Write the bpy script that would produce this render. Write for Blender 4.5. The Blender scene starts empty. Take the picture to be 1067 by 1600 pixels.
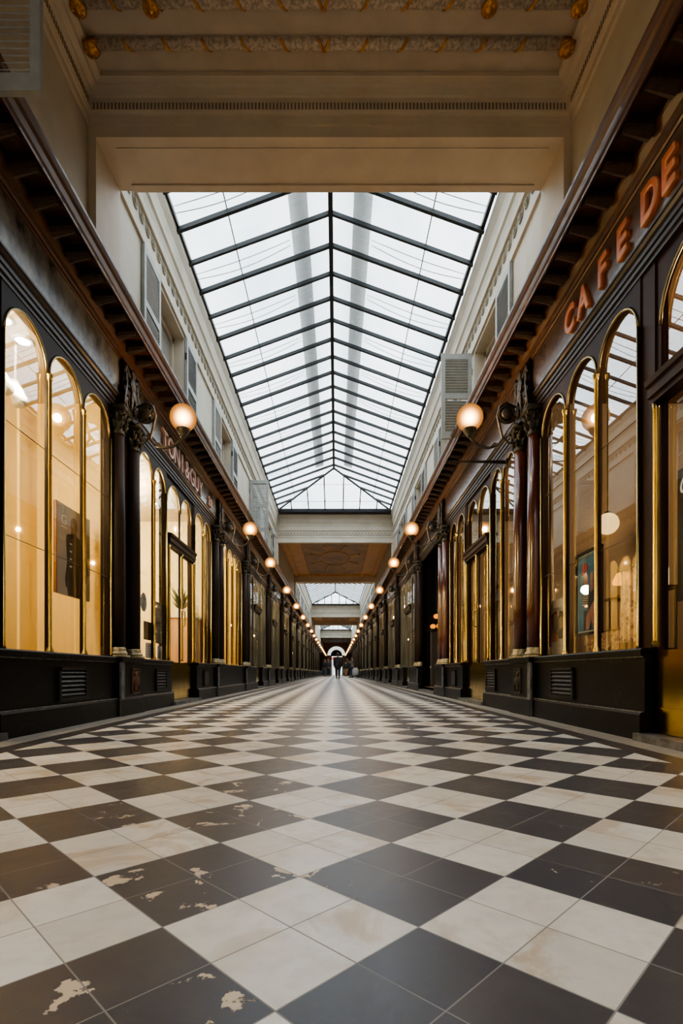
import bpy, math, random
from mathutils import Vector, Matrix
random.seed(7)
PI = math.pi
scn = bpy.context.scene
col = scn.collection
CAMH = 0.40
W = {-1: 2.06, 1: 1.87}          # shopfront planes, left and right of the axis
U = {-1: 1.90, 1: 1.80}          # upper walls
SIDE = {-1: 'left', 1: 'right'}
PIERS = [-14.0, -10.2, -6.45, -2.65, 1.15, 4.95, 8.8, 11.5, 15.3, 19.0, 22.8, 26.6, 30.4, 34.2, 38.0, 41.8, 45.6, 49.4, 53.2, 57.0, 60.8, 64.6, 68.4, 72.2]
YEND = 76.0

# ------------------------------------------------------------------ materials
def nt(name):
    m = bpy.data.materials.new(name); m.use_nodes = True
    n = m.node_tree; n.nodes.clear()
    out = n.nodes.new('ShaderNodeOutputMaterial')
    return m, n, out
def N(n, t, **kw):
    x = n.nodes.new(t)
    for k, v in kw.items():
        if k in x.inputs: x.inputs[k].default_value = v
        else: setattr(x, k, v)
    return x
def math_n(n, op, a, b=None, clamp=False):
    x = n.nodes.new('ShaderNodeMath'); x.operation = op; x.use_clamp = clamp
    for i, v in enumerate((a, b)):
        if v is None: continue
        if isinstance(v, (int, float)): x.inputs[i].default_value = v
        else: n.links.new(v, x.inputs[i])
    return x.outputs[0]
def mixc(n, fac, a, b, mode='MIX'):
    x = n.nodes.new('ShaderNodeMix'); x.data_type = 'RGBA'; x.blend_type = mode
    for i, v in ((0, fac), (6, a), (7, b)):
        if isinstance(v, (int, float)): x.inputs[i].default_value = v
        elif isinstance(v, tuple): x.inputs[i].default_value = (*v[:3], 1)
        else: n.links.new(v, x.inputs[i])
    return x.outputs[2]
def noise(n, scale, detail=4, rough=.55, vec=None, dist=0):
    x = N(n, 'ShaderNodeTexNoise', Scale=scale, Detail=detail, Roughness=rough, Distortion=dist)
    if vec is not None: n.links.new(vec, x.inputs['Vector'])
    return x.outputs['Fac']
def ramp(n, fac, p0, p1, c0=(0, 0, 0), c1=(1, 1, 1)):
    x = n.nodes.new('ShaderNodeValToRGB'); n.links.new(fac, x.inputs[0])
    x.color_ramp.elements[0].position = p0; x.color_ramp.elements[1].position = p1
    x.color_ramp.elements[0].color = (*c0, 1); x.color_ramp.elements[1].color = (*c1, 1)
    return x.outputs[0]
def objco(n, scale=(1, 1, 1)):
    t = n.nodes.new('ShaderNodeTexCoord'); m = n.nodes.new('ShaderNodeMapping')
    m.inputs['Scale'].default_value = scale
    n.links.new(t.outputs['Object'], m.inputs['Vector'])
    return m.outputs[0]
def pm(name, c1, c2=None, scale=6, rough=.5, metal=0, bump=0, bscale=40, stretch=(1, 1, 1), p=(.35, .65), coat=0, spec=.5, rvar=0, emis=None):
    m, n, out = nt(name)
    b = N(n, 'ShaderNodeBsdfPrincipled', Roughness=rough, Metallic=metal)
    b.inputs['Coat Weight'].default_value = coat; b.inputs['Specular IOR Level'].default_value = spec
    v = objco(n, stretch)
    if c2 is None: c2 = tuple(x * .75 for x in c1)
    f = noise(n, scale, 6, .6, v)
    n.links.new(mixc(n, ramp(n, f, *p), c1, c2), b.inputs['Base Color'])
    if rvar:
        n.links.new(math_n(n, 'ADD', math_n(n, 'MULTIPLY', f, rvar), rough - rvar / 2), b.inputs['Roughness'])
    if bump:
        bn = N(n, 'ShaderNodeBump', Strength=bump, Distance=.01)
        n.links.new(noise(n, bscale, 5, .6, v), bn.inputs['Height']); n.links.new(bn.outputs[0], b.inputs['Normal'])
    if emis:
        b.inputs['Emission Color'].default_value = (*emis[:3], 1); b.inputs['Emission Strength'].default_value = emis[3]
    n.links.new(b.outputs[0], out.inputs[0])
    return m
def emi(name, c, s):
    m, n, out = nt(name)
    e = N(n, 'ShaderNodeEmission', Strength=s); e.inputs[0].default_value = (*c, 1)
    n.links.new(e.outputs[0], out.inputs[0]); return m
def glass_mat(name, tint=(1, 1, 1), k=1.5, base=.02):
    m, n, out = nt(name)
    t = N(n, 'ShaderNodeBsdfTransparent'); t.inputs[0].default_value = (*tint, 1)
    g = N(n, 'ShaderNodeBsdfGlossy', Roughness=.0); g.inputs[0].default_value = (.95, .95, .95, 1)
    lw = N(n, 'ShaderNodeLayerWeight', Blend=.5)      # Schlick-like reflectance, the same from both faces
    f = math_n(n, 'ADD', math_n(n, 'MULTIPLY', math_n(n, 'POWER', lw.outputs['Facing'], 3.0), k), base, True)
    mx = n.nodes.new('ShaderNodeMixShader'); n.links.new(f, mx.inputs[0])
    n.links.new(t.outputs[0], mx.inputs[1]); n.links.new(g.outputs[0], mx.inputs[2])
    n.links.new(mx.outputs[0], out.inputs[0]); return m

M = {}
M['cream'] = pm('cream_paint', (.58, .505, .40), (.50, .43, .335), 3, .6, bump=.1, bscale=12)
M['cream_light'] = pm('cream_paint_light', (.52, .485, .405), (.44, .41, .335), 3, .6, bump=.08, bscale=14)
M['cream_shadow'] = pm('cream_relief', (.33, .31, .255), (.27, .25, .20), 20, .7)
M['ceil_brown'] = pm('brown_ceiling', (.62, .38, .18), (.50, .29, .13), 2.5, .6)
M['ceil_mural'] = pm('brown_panel', (.42, .26, .13), (.24, .17, .12), 1.6, .6, p=(.4, .6))
M['shutter'] = pm('grey_shutter_paint', (.33, .35, .345), (.27, .29, .285), 9, .5)
M['dentil'] = pm('dentil_shadow', (.20, .15, .10), None, 9, .8)
M['slot'] = pm('dark_slot', (.05, .04, .03), None, 9, .8)
M['mahog_l'] = pm('dark_mahogany', (.030, .018, .012), (.016, .009, .007), 5, .5, stretch=(1, 1, .2), spec=.15)
M['mahog_r'] = pm('red_mahogany', (.105, .028, .014), (.055, .014, .008), 5, .25, stretch=(4, 4, .25), coat=.4)
M['mahog_dark'] = pm('dark_red_wood', (.040, .017, .011), (.022, .010, .008), 5, .5, stretch=(1, 1, .3), spec=.15)
M['corona'] = pm('brown_varnished_wood', (.125, .047, .014), (.055, .021, .008), 7, .36, stretch=(6, .6, 6), bump=.15, bscale=20, coat=.2)
M['corona_dark'] = pm('brown_wood_shadow', (.06, .028, .012), (.028, .014, .007), 9, .5, stretch=(4, 1, 4))
M['archi'] = pm('dark_moulding', (.045, .030, .024), (.022, .014, .011), 6, .42, stretch=(3, .5, 3), spec=.35)
M['frieze_l'] = pm('grey_marble_board', (.24, .235, .215), (.030, .028, .027), 5, .22, stretch=(1, 1, .7), p=(.38, .66), coat=.3)
M['frieze_r'] = pm('mauve_lacquer_board', (.145, .105, .095), (.10, .07, .064), 3, .22, coat=.3)
M['frieze_far'] = pm('brown_lacquer_board', (.06, .040, .032), (.03, .02, .017), 4, .25, coat=.2)
M['black'] = pm('black_marble', (.012, .012, .012), (.022, .021, .020), 5, .24, bump=.04, bscale=18, coat=.2)
def black_marble():
    m, n, out = nt('black_marble_veined')
    b = N(n, 'ShaderNodeBsdfPrincipled', Roughness=.28); b.inputs['Specular IOR Level'].default_value = .2
    v = objco(n)
    f = noise(n, 4, 8, .65, v, 1.5); f2 = noise(n, 22, 6, .7, v)
    vein = math_n(n, 'MULTIPLY', ramp(n, f, .54, .62), ramp(n, f2, .48, .70))
    n.links.new(mixc(n, vein, (.005, .005, .005), (.05, .049, .046)), b.inputs['Base Color'])
    n.links.new(math_n(n, 'ADD', math_n(n, 'MULTIPLY', f2, .22), .24), b.inputs['Roughness'])
    n.links.new(b.outputs[0], out.inputs[0]); return m
M['black'] = black_marble()
M['grey_stone'] = pm('grey_worn_stone', (.16, .165, .165), (.07, .07, .07), 14, .4, p=(.4, .6))
M['plinth_edge'] = pm('pale_edge', (.36, .35, .32), (.08, .08, .075), 25, .5)  # pale mottled tone for the thin lines along the base mouldings
M['iron'] = pm('dark_iron', (.030, .028, .026), (.018, .017, .016), 20, .45, .6, bump=.1)
M['bronze'] = pm('dark_bronze', (.10, .08, .058), (.036, .031, .025), 16, .42, .35, bump=.2, bscale=60)
M['verdigris'] = pm('tarnished_capital', (.055, .052, .036), (.018, .016, .012), 30, .5, .3, bump=.3, bscale=50)
M['pale_gilt'] = pm('pale_gilt_base', (.50, .44, .27), (.20, .17, .11), 30, .4, .5, bump=.2)
M['brass'] = pm('polished_brass', (.66, .50, .17), (.40, .29, .08), 10, .24, 1.0, stretch=(1, 1, .2))
M['brass_dull'] = pm('dull_brass', (.40, .33, .17), (.22, .18, .10), 14, .33, 1.0, stretch=(1, 1, .2))
M['trim_far'] = pm('old_brown_trim', (.27, .25, .18), (.15, .135, .09), 12, .4, .3)
M['frame_far'] = pm('weathered_grey_green_frame', (.15, .145, .105), (.07, .065, .048), 9, .4, stretch=(1, 1, .2))
M['brass_plate'] = pm('brass_kick_plate', (.66, .46, .10), (.46, .31, .07), 6, .16, 1.0, rvar=.1)
M['gold'] = pm('gold_leaf', (.72, .38, .05), (.45, .20, .03), 25, .35, .8, bump=.2)
M['laurel'] = pm('grey_textured_torus', (.62, .54, .44), (.36, .30, .235), 45, .7, bump=.8, bscale=70, p=(.4, .6))
M['ceil_grey'] = pm('grey_tan_ceiling', (.46, .40, .33), (.40, .345, .28), 5, .6)
M['steel'] = pm('dark_steel_glazing_bar', (.010, .014, .016), (.018, .022, .024), 12, .6, 0)
M['gutter'] = pm('blue_black_gutter', (.018, .020, .040), None, 12, .45)
M['wire'] = pm('grey_wire', (.25, .27, .28), None, 12, .6)
M['board_grey'] = pm('pale_grey_board', (.62, .68, .72), (.70, .74, .76), 4, .6, stretch=(1, .3, 1))
M['glass'] = glass_mat('shop_glass', (.98, .98, .96), .75, .07)
M['glass_r'] = glass_mat('cafe_glass', (.97, .95, .92), .95, .09)
M['cream_room'] = pm('warm_cream_wall', (.90, .69, .30), (.86, .65, .27), 1.5, .7)
M['yellow_room'] = pm('pale_yellow_wall', (.86, .76, .48), (.80, .68, .40), 1.5, .7)
M['tan_room'] = pm('tan_wall', (.40, .32, .225), (.33, .26, .18), 1.5, .7)
M['brown_room'] = pm('brown_interior', (.21, .125, .06), (.15, .085, .04), 1.5, .7)
M['dim_room'] = pm('dim_interior', (.34, .31, .23), (.25, .225, .165), 1.5, .7)
M['room_floor'] = pm('shop_wooden_floor', (.25, .15, .08), (.17, .10, .05), 5, .4)
M['white_ceiling'] = pm('shop_white_ceiling', (.72, .63, .50), None, 3, .7, p=(.2, .9))
M['white'] = pm('white_paint', (.78, .77, .73), (.70, .69, .65), 6, .5)
M['tan_desk'] = pm('tan_desk_panel', (.52, .32, .20), (.45, .27, .17), 3, .4)
M['line'] = pm('glass_joint', (.16, .11, .06), None, 3, .5)
M['bulb'] = emi('warm_lamp', (1.0, .72, .38), 14)
M['spot'] = emi('white_downlight', (1.0, .90, .72), 16)
M['letter_orange'] = pm('orange_letter_enamel', (.62, .17, .035), (.50, .12, .025), 12, .35)
M['letter_edge'] = pm('pale_letter_edge', (.75, .42, .25), None, 12, .4)
M['letter_pink'] = pm('pink_bronze_letter', (.62, .40, .31), (.48, .28, .21), 12, .4, .2)
M['script'] = pm('white_script_lettering', (.85, .80, .70), None, 12, .5, emis=(.8, .75, .65, .15))

def globe_mat():
    m, n, out = nt('frosted_globe')
    lw = N(n, 'ShaderNodeLayerWeight', Blend=.5)
    inv = math_n(n, 'SUBTRACT', 1.0, lw.outputs['Facing'])
    core = math_n(n, 'POWER', inv, 8.0)
    c = mixc(n, core, (1.0, .40, .095), (1.0, .72, .30))
    st = math_n(n, 'ADD', math_n(n, 'MULTIPLY', core, 5.0), math_n(n, 'ADD', math_n(n, 'MULTIPLY', inv, .30), .16))
    e = n.nodes.new('ShaderNodeEmission'); n.links.new(c, e.inputs[0]); n.links.new(st, e.inputs[1])
    t = N(n, 'ShaderNodeBsdfTransparent'); mx = N(n, 'ShaderNodeMixShader'); mx.inputs[0].default_value = .7
    n.links.new(t.outputs[0], mx.inputs[1]); n.links.new(e.outputs[0], mx.inputs[2])
    n.links.new(mx.outputs[0], out.inputs[0]); return m
M['globe'] = globe_mat()

def skyglass():
    m, n, out = nt('skylight_wired_glass')
    v = objco(n)
    t = N(n, 'ShaderNodeBsdfTransparent')
    f = noise(n, .8, 6, .62, v, .4); f2 = noise(n, 9, 5, .7, objco(n, (.4, 3, 1)))
    n.links.new(mixc(n, ramp(n, f, .35, .7), (.98, .985, .985), (.70, .775, .80)), t.inputs[0])
    d = N(n, 'ShaderNodeBsdfTranslucent'); d.inputs[0].default_value = (.86, .9, .92, 1)
    mx = n.nodes.new('ShaderNodeMixShader')
    n.links.new(math_n(n, 'ADD', math_n(n, 'MULTIPLY', f2, .22), .12), mx.inputs[0])
    n.links.new(t.outputs[0], mx.inputs[1]); n.links.new(d.outputs[0], mx.inputs[2])
    n.links.new(mx.outputs[0], out.inputs[0]); return m
M['skyglass'] = skyglass()

def floor_mat():
    m, n, out = nt('checkered_stone_floor')
    b = N(n, 'ShaderNodeBsdfPrincipled', Roughness=.4); b.inputs['Specular IOR Level'].default_value = .34
    tc = n.nodes.new('ShaderNodeTexCoord'); sx = n.nodes.new('ShaderNodeSeparateXYZ')
    n.links.new(tc.outputs['Object'], sx.inputs[0])
    X, Y = sx.outputs[0], sx.outputs[1]
    D = .4025
    xs = math_n(n, 'SUBTRACT', X, -.0722); ys = math_n(n, 'SUBTRACT', Y, .6095)
    u = math_n(n, 'DIVIDE', math_n(n, 'ADD', xs, ys), D); v = math_n(n, 'DIVIDE', math_n(n, 'SUBTRACT', ys, xs), D)
    par = math_n(n, 'ABSOLUTE', math_n(n, 'MODULO', math_n(n, 'ADD', math_n(n, 'FLOOR', u), math_n(n, 'FLOOR', v)), 2.0))
    isblk = math_n(n, 'GREATER_THAN', par, .5)
    u2 = math_n(n, 'MULTIPLY', u, 2.0); v2 = math_n(n, 'MULTIPLY', v, 2.0)
    cb = n.nodes.new('ShaderNodeCombineXYZ')
    n.links.new(math_n(n, 'FLOOR', u2), cb.inputs[0]); n.links.new(math_n(n, 'FLOOR', v2), cb.inputs[1])
    wn = n.nodes.new('ShaderNodeTexWhiteNoise'); n.links.new(cb.outputs[0], wn.inputs['Vector'])
    rnd = wn.outputs['Value']
    sc = n.nodes.new('ShaderNodeSeparateColor'); n.links.new(wn.outputs['Color'], sc.inputs[0])
    r2 = sc.outputs[1]
    def grout(w):
        a = math_n(n, 'ABSOLUTE', math_n(n, 'SUBTRACT', math_n(n, 'FRACT', math_n(n, 'ADD', u2, .5)), .5))
        c = math_n(n, 'ABSOLUTE', math_n(n, 'SUBTRACT', math_n(n, 'FRACT', math_n(n, 'ADD', v2, .5)), .5))
        return math_n(n, 'LESS_THAN', math_n(n, 'MINIMUM', a, c), w)
    g = grout(.0085)
    o = tc.outputs['Object']
    n1 = noise(n, 5.5, 6, .6, o, .6); n2 = noise(n, 22, 6, .65, o); n3 = noise(n, 2.2, 4, .5, o); nbig = noise(n, 13, 9, .62, o, .35)
    # stains shift tile by tile
    white = mixc(n, rnd, (.66, .645, .61), (.55, .53, .49))
    stain = math_n(n, 'MULTIPLY', ramp(n, n1, .50, .60), math_n(n, 'ADD', math_n(n, 'MULTIPLY', ramp(n, r2, .2, .75), .7), .2))
    white = mixc(n, stain, white, (.44, .355, .25))
    white = mixc(n, math_n(n, 'MULTIPLY', ramp(n, n2, .45, .7), .4), white, (.42, .41, .39))
    blk = mixc(n, rnd, (.035, .038, .052), (.054, .051, .058))
    blk = mixc(n, math_n(n, 'MULTIPLY', ramp(n, n2, .45, .8), .35), blk, (.10, .095, .092))
    # worn chips, only on some of the dark tiles
    def near(px, py, r):
        a = math_n(n, 'SUBTRACT', X, px); c = math_n(n, 'SUBTRACT', Y, py)
        dd = math_n(n, 'SQRT', math_n(n, 'ADD', math_n(n, 'MULTIPLY', a, a), math_n(n, 'MULTIPLY', c, c)))
        return math_n(n, 'SUBTRACT', 1.0, math_n(n, 'DIVIDE', dd, r), True)
    worn = math_n(n, 'MAXIMUM', near(-.266, .965, .30), math_n(n, 'MAXIMUM', near(-.30, .62, .28), math_n(n, 'MAXIMUM', near(-.28, 1.62, .32), near(-.45, 1.5, .25))))
    pick = ramp(n, worn, .0, .12)
    few = ramp(n, math_n(n, 'MULTIPLY', r2, ramp(n, n3, .5, .58)), .5, .6)
    chip = math_n(n, 'MAXIMUM', math_n(n, 'MULTIPLY', ramp(n, nbig, .60, .612), pick), math_n(n, 'MULTIPLY', ramp(n, nbig, .635, .65), few))
    blk = mixc(n, chip, blk, (.52, .43, .32))
    colr = mixc(n, isblk, white, blk)
    gcol = mixc(n, isblk, (.22, .20, .18), (.23, .225, .22))
    colr = mixc(n, math_n(n, 'MULTIPLY', g, .9), colr, gcol)
    # border: dark strip and light strip along both walls
    def between(a, c):
        return math_n(n, 'MULTIPLY', math_n(n, 'GREATER_THAN', X, a), math_n(n, 'LESS_THAN', X, c))
    dark = math_n(n, 'ADD', between(-1.79, -1.66), between(1.485, 1.61), True)
    light = math_n(n, 'ADD', math_n(n, 'LESS_THAN', X, -1.79), math_n(n, 'GREATER_THAN', X, 1.61), True)
    colr = mixc(n, dark, colr, mixc(n, n2, (.045, .038, .036), (.07, .06, .055)))
    colr = mixc(n, light, colr, mixc(n, n1, (.36, .33, .29), (.27, .245, .21)))
    n.links.new(colr, b.inputs['Base Color'])
    rg = math_n(n, 'ADD', math_n(n, 'MULTIPLY', n2, .22), math_n(n, 'ADD', math_n(n, 'MULTIPLY', g, .3), .24))
    n.links.new(rg, b.inputs['Roughness'])
    bn = N(n, 'ShaderNodeBump', Strength=.35, Distance=.003)
    hh = math_n(n, 'SUBTRACT', math_n(n, 'MULTIPLY', n2, .35), math_n(n, 'ADD', g, math_n(n, 'MULTIPLY', math_n(n, 'MULTIPLY', chip, isblk), .6)))
    n.links.new(hh, bn.inputs['Height']); n.links.new(bn.outputs[0], b.inputs['Normal'])
    n.links.new(b.outputs[0], out.inputs[0]); return m
M['floor'] = floor_mat()

# ------------------------------------------------------------------ mesh builder
class MB:
    def __init__(s): s.v = []; s.f = []
    def add(s, vs, fs):
        o = len(s.v); s.v += [tuple(p) for p in vs]; s.f += [tuple(i + o for i in f) for f in fs]; return s
    def box(s, x0, x1, y0, y1, z0, z1):
        return s.add([(x0, y0, z0), (x1, y0, z0), (x1, y1, z0), (x0, y1, z0), (x0, y0, z1), (x1, y0, z1), (x1, y1, z1), (x0, y1, z1)],
                     [(0, 3, 2, 1), (4, 5, 6, 7), (0, 1, 5, 4), (1, 2, 6, 5), (2, 3, 7, 6), (3, 0, 4, 7)])
    def quad(s, a, b, c, d): return s.add([a, b, c, d], [(0, 1, 2, 3)])
    def tube(s, pts, r, n=8, caps=True):
        pts = [Vector(p) for p in pts]; rs = r if isinstance(r, (list, tuple)) else [r] * len(pts)
        vs = []; fs = []; up = None
        for i, p in enumerate(pts):
            t = (pts[min(i + 1, len(pts) - 1)] - pts[max(i - 1, 0)])
            if t.length < 1e-9: t = Vector((0, 0, 1))
            t.normalize()
            if up is None:
                up = Vector((0, 0, 1)) if abs(t.z) < .9 else Vector((1, 0, 0))
            a = t.cross(up)
            if a.length < 1e-6: a = t.cross(Vector((0, 1, 0)))
            a.normalize(); b = t.cross(a).normalized(); up = -b if b.dot(up) < 0 else b
            a = t.cross(up).normalized()
            for k in range(n):
                q = 2 * PI * k / n
                vs.append(p + (a * math.cos(q) + up * math.sin(q)) * rs[i])
        for i in range(len(pts) - 1):
            for k in range(n):
                k2 = (k + 1) % n
                fs.append((i * n + k, i * n + k2, (i + 1) * n + k2, (i + 1) * n + k))
        if caps:
            fs.append(tuple(range(n))[::-1]); fs.append(tuple((len(pts) - 1) * n + k for k in range(n)))
        return s.add(vs, fs)
    def lathe(s, prof, c=(0, 0, 0), n=20, axis='z'):
        vs = []; fs = []
        for r, h in prof:
            for k in range(n):
                q = 2 * PI * k / n; a, b = r * math.cos(q), r * math.sin(q)
                if axis == 'z': vs.append((c[0] + a, c[1] + b, c[2] + h))
                elif axis == 'x': vs.append((c[0] + h, c[1] + a, c[2] + b))
                else: vs.append((c[0] + a, c[1] + h, c[2] + b))
        for i in range(len(prof) - 1):
            for k in range(n):
                k2 = (k + 1) % n
                fs.append((i * n + k, i * n + k2, (i + 1) * n + k2, (i + 1) * n + k))
        fs.append(tuple(range(n))[::-1]); fs.append(tuple((len(prof) - 1) * n + k for k in range(n)))
        return s.add(vs, fs)
    def ball(s, c, r, n=12, sc=(1, 1, 1), amp=0):
        vs = []; fs = []; m = n // 2 + 1
        for i in range(m + 1):
            th = PI * i / m
            for k in range(n):
                q = 2 * PI * k / n
                rr = r * (1 + amp * math.sin(5 * q) * math.sin(4 * th))
                vs.append((c[0] + rr * sc[0] * math.sin(th) * math.cos(q), c[1] + rr * sc[1] * math.sin(th) * math.sin(q), c[2] + rr * sc[2] * math.cos(th)))
        for i in range(m):
            for k in range(n):
                k2 = (k + 1) % n
                fs.append((i * n + k, (i + 1) * n + k, (i + 1) * n + k2, i * n + k2))
        return s.add(vs, fs)
    def torus(s, c, R, r, axis='x', a0=0, a1=2 * PI, n=24, m=8):
        pts = []
        for i in range(n + 1):
            q = a0 + (a1 - a0) * i / n; a, b = R * math.cos(q), R * math.sin(q)
            pts.append((c[0], c[1] + a, c[2] + b) if axis == 'x' else ((c[0] + a, c[1], c[2] + b) if axis == 'y' else (c[0] + a, c[1] + b, c[2])))
        return s.tube(pts, r, m)
    def profile(s, prof, y0, y1, f):          # f(d, y, z) -> point; prof = [(d, z)]
        vs = []; fs = []
        for d, z in prof: vs += [f(d, y0, z), f(d, y1, z)]
        for i in range(len(prof) - 1): fs.append((2 * i, 2 * i + 1, 2 * i + 3, 2 * i + 2))
        s.add(vs, fs)
        s.add([f(d, y0, z) for d, z in prof], [tuple(range(len(prof)))])
        return s.add([f(d, y1, z) for d, z in prof], [tuple(range(len(prof)))])
    def build(s, name, mat, parent=None, smooth=False, label=None, world=True, kind=None):
        me = bpy.data.meshes.new(name); me.from_pydata(s.v, [], s.f); me.update()
        o = bpy.data.objects.new(name, me); col.objects.link(o)
        for mm in (mat if isinstance(mat, (list, tuple)) else [mat]): me.materials.append(mm)
        if smooth:
            for p in me.polygons: p.use_smooth = True
        if parent is not None:
            o.parent = parent
            if world: o.location = -Vector(parent.location)     # vertices given in world space
        if label: o['label'] = label
        if kind: o['kind'] = kind
        return o

def thing(name, label, cat, loc=(0, 0, 0), rz=0, group=None):
    o = bpy.data.objects.new(name, None); col.objects.link(o)
    o.empty_display_size = .1
    o.location = loc; o.rotation_euler = (0, 0, rz); o['label'] = label; o['category'] = cat
    if group: o['group'] = group
    return o
def tag(o, label, cat, group=None):
    o['label'] = label; o['category'] = cat
    if group: o['group'] = group
    return o
def structroot(name, loc):
    o = bpy.data.objects.new(name, None); col.objects.link(o); o.location = loc; o['kind'] = 'structure'; return o
def struct(name, mb, mat, smooth=False):
    return mb.build(name, mat, smooth=smooth, kind='structure')
def dup(root, loc, rz=0, label=None, group=None):
    r = root.copy(); col.objects.link(r); r.location = loc; r.rotation_euler = (0, 0, rz)
    if label: r['label'] = label
    if group: r['group'] = group
    for ch in list(root.children):
        c = ch.copy(); col.objects.link(c); c.parent = r
        for g in list(ch.children):
            d = g.copy(); col.objects.link(d); d.parent = c
    return r
def P(s):                      # wall-relative point: d = distance into the passage from the shopfront plane
    return lambda d, y, z: (s * (W[s] - d), y, z)
def PU(s): return lambda d, y, z: (s * (U[s] - d), y, z)
def wbox(mb, s, d0, d1, y0, y1, z0, z1):
    a, b = s * (W[s] - d0), s * (W[s] - d1)
    return mb.box(min(a, b), max(a, b), y0, y1, z0, z1)
def ubox(mb, s, d0, d1, y0, y1, z0, z1):
    a, b = s * (U[s] - d0), s * (U[s] - d1)
    return mb.box(min(a, b), max(a, b), y0, y1, z0, z1)
ORD = ['first', 'second', 'third', 'fourth', 'fifth', 'sixth', 'seventh', 'eighth', 'ninth', 'tenth', 'eleventh', 'twelfth', 'thirteenth',
       'fourteenth', 'fifteenth', 'sixteenth', 'seventeenth', 'eighteenth', 'nineteenth', 'twentieth', 'twenty-first']

def plight(loc, e, c=(1, .74, .42), r=.12):
    l = bpy.data.lights.new('lamp', 'POINT'); l.energy = e; l.color = c; l.shadow_soft_size = r
    o = bpy.data.objects.new('lamp', l); col.objects.link(o); o.location = loc

# ------------------------------------------------------------------ camera, world
cam = bpy.data.cameras.new('camera'); co = bpy.data.objects.new('camera', cam); col.objects.link(co)
co.location = (0, 0, CAMH); co.rotation_euler = (PI / 2, 0, 0)
cam.sensor_width = 36; cam.lens = 806 / 1600 * 36; cam.shift_x = 8 / 1600; cam.shift_y = 251 / 1600
cam.clip_start = .02; cam.clip_end = 300
scn.camera = co
w = bpy.data.worlds.new('world'); scn.world = w; w.use_nodes = True
wn = w.node_tree; wn.nodes.clear()
wo = wn.nodes.new('ShaderNodeOutputWorld'); bg = wn.nodes.new('ShaderNodeBackground')
tc = wn.nodes.new('ShaderNodeTexCoord'); cl = noise(wn, 3.2, 5, .55, tc.outputs['Generated'])
wn.links.new(mixc(wn, ramp(wn, cl, .38, .68), (.58, .67, .74), (1.0, 1.0, 1.0)), bg.inputs[0])
bg.inputs[1].default_value = 1.35
wn.links.new(bg.outputs[0], wo.inputs[0])
scn.view_settings.view_transform = 'AgX'
scn.view_settings.look = 'AgX - Medium High Contrast'
scn.view_settings.exposure = 1.25
sl = bpy.data.lights.new('overcast', 'SUN'); sl.energy = 2.6; sl.angle = 2.4; sl.color = (.93, .97, 1.0)
slo = bpy.data.objects.new('overcast', sl); col.objects.link(slo); slo.location = (0, 0, 20)

# ------------------------------------------------------------------ room shell
struct('floor', MB().box(-2.3, 2.1, -15.0, YEND + 14, -.12, 0), M['floor'])

SKY = [(-14.0, -.4), (4.39, 16.0), (23.7, 37.8), (44.7, 60.2)]
COV = [(-.4, 4.39), (16.0, 23.7), (37.8, 44.7), (60.2, YEND)]
ZB, ZS = 4.50, 5.39
XS = {-1: 1.80, 1: 1.66}
RX, RZ, HIP = -.07, 6.02, 1.75

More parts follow.
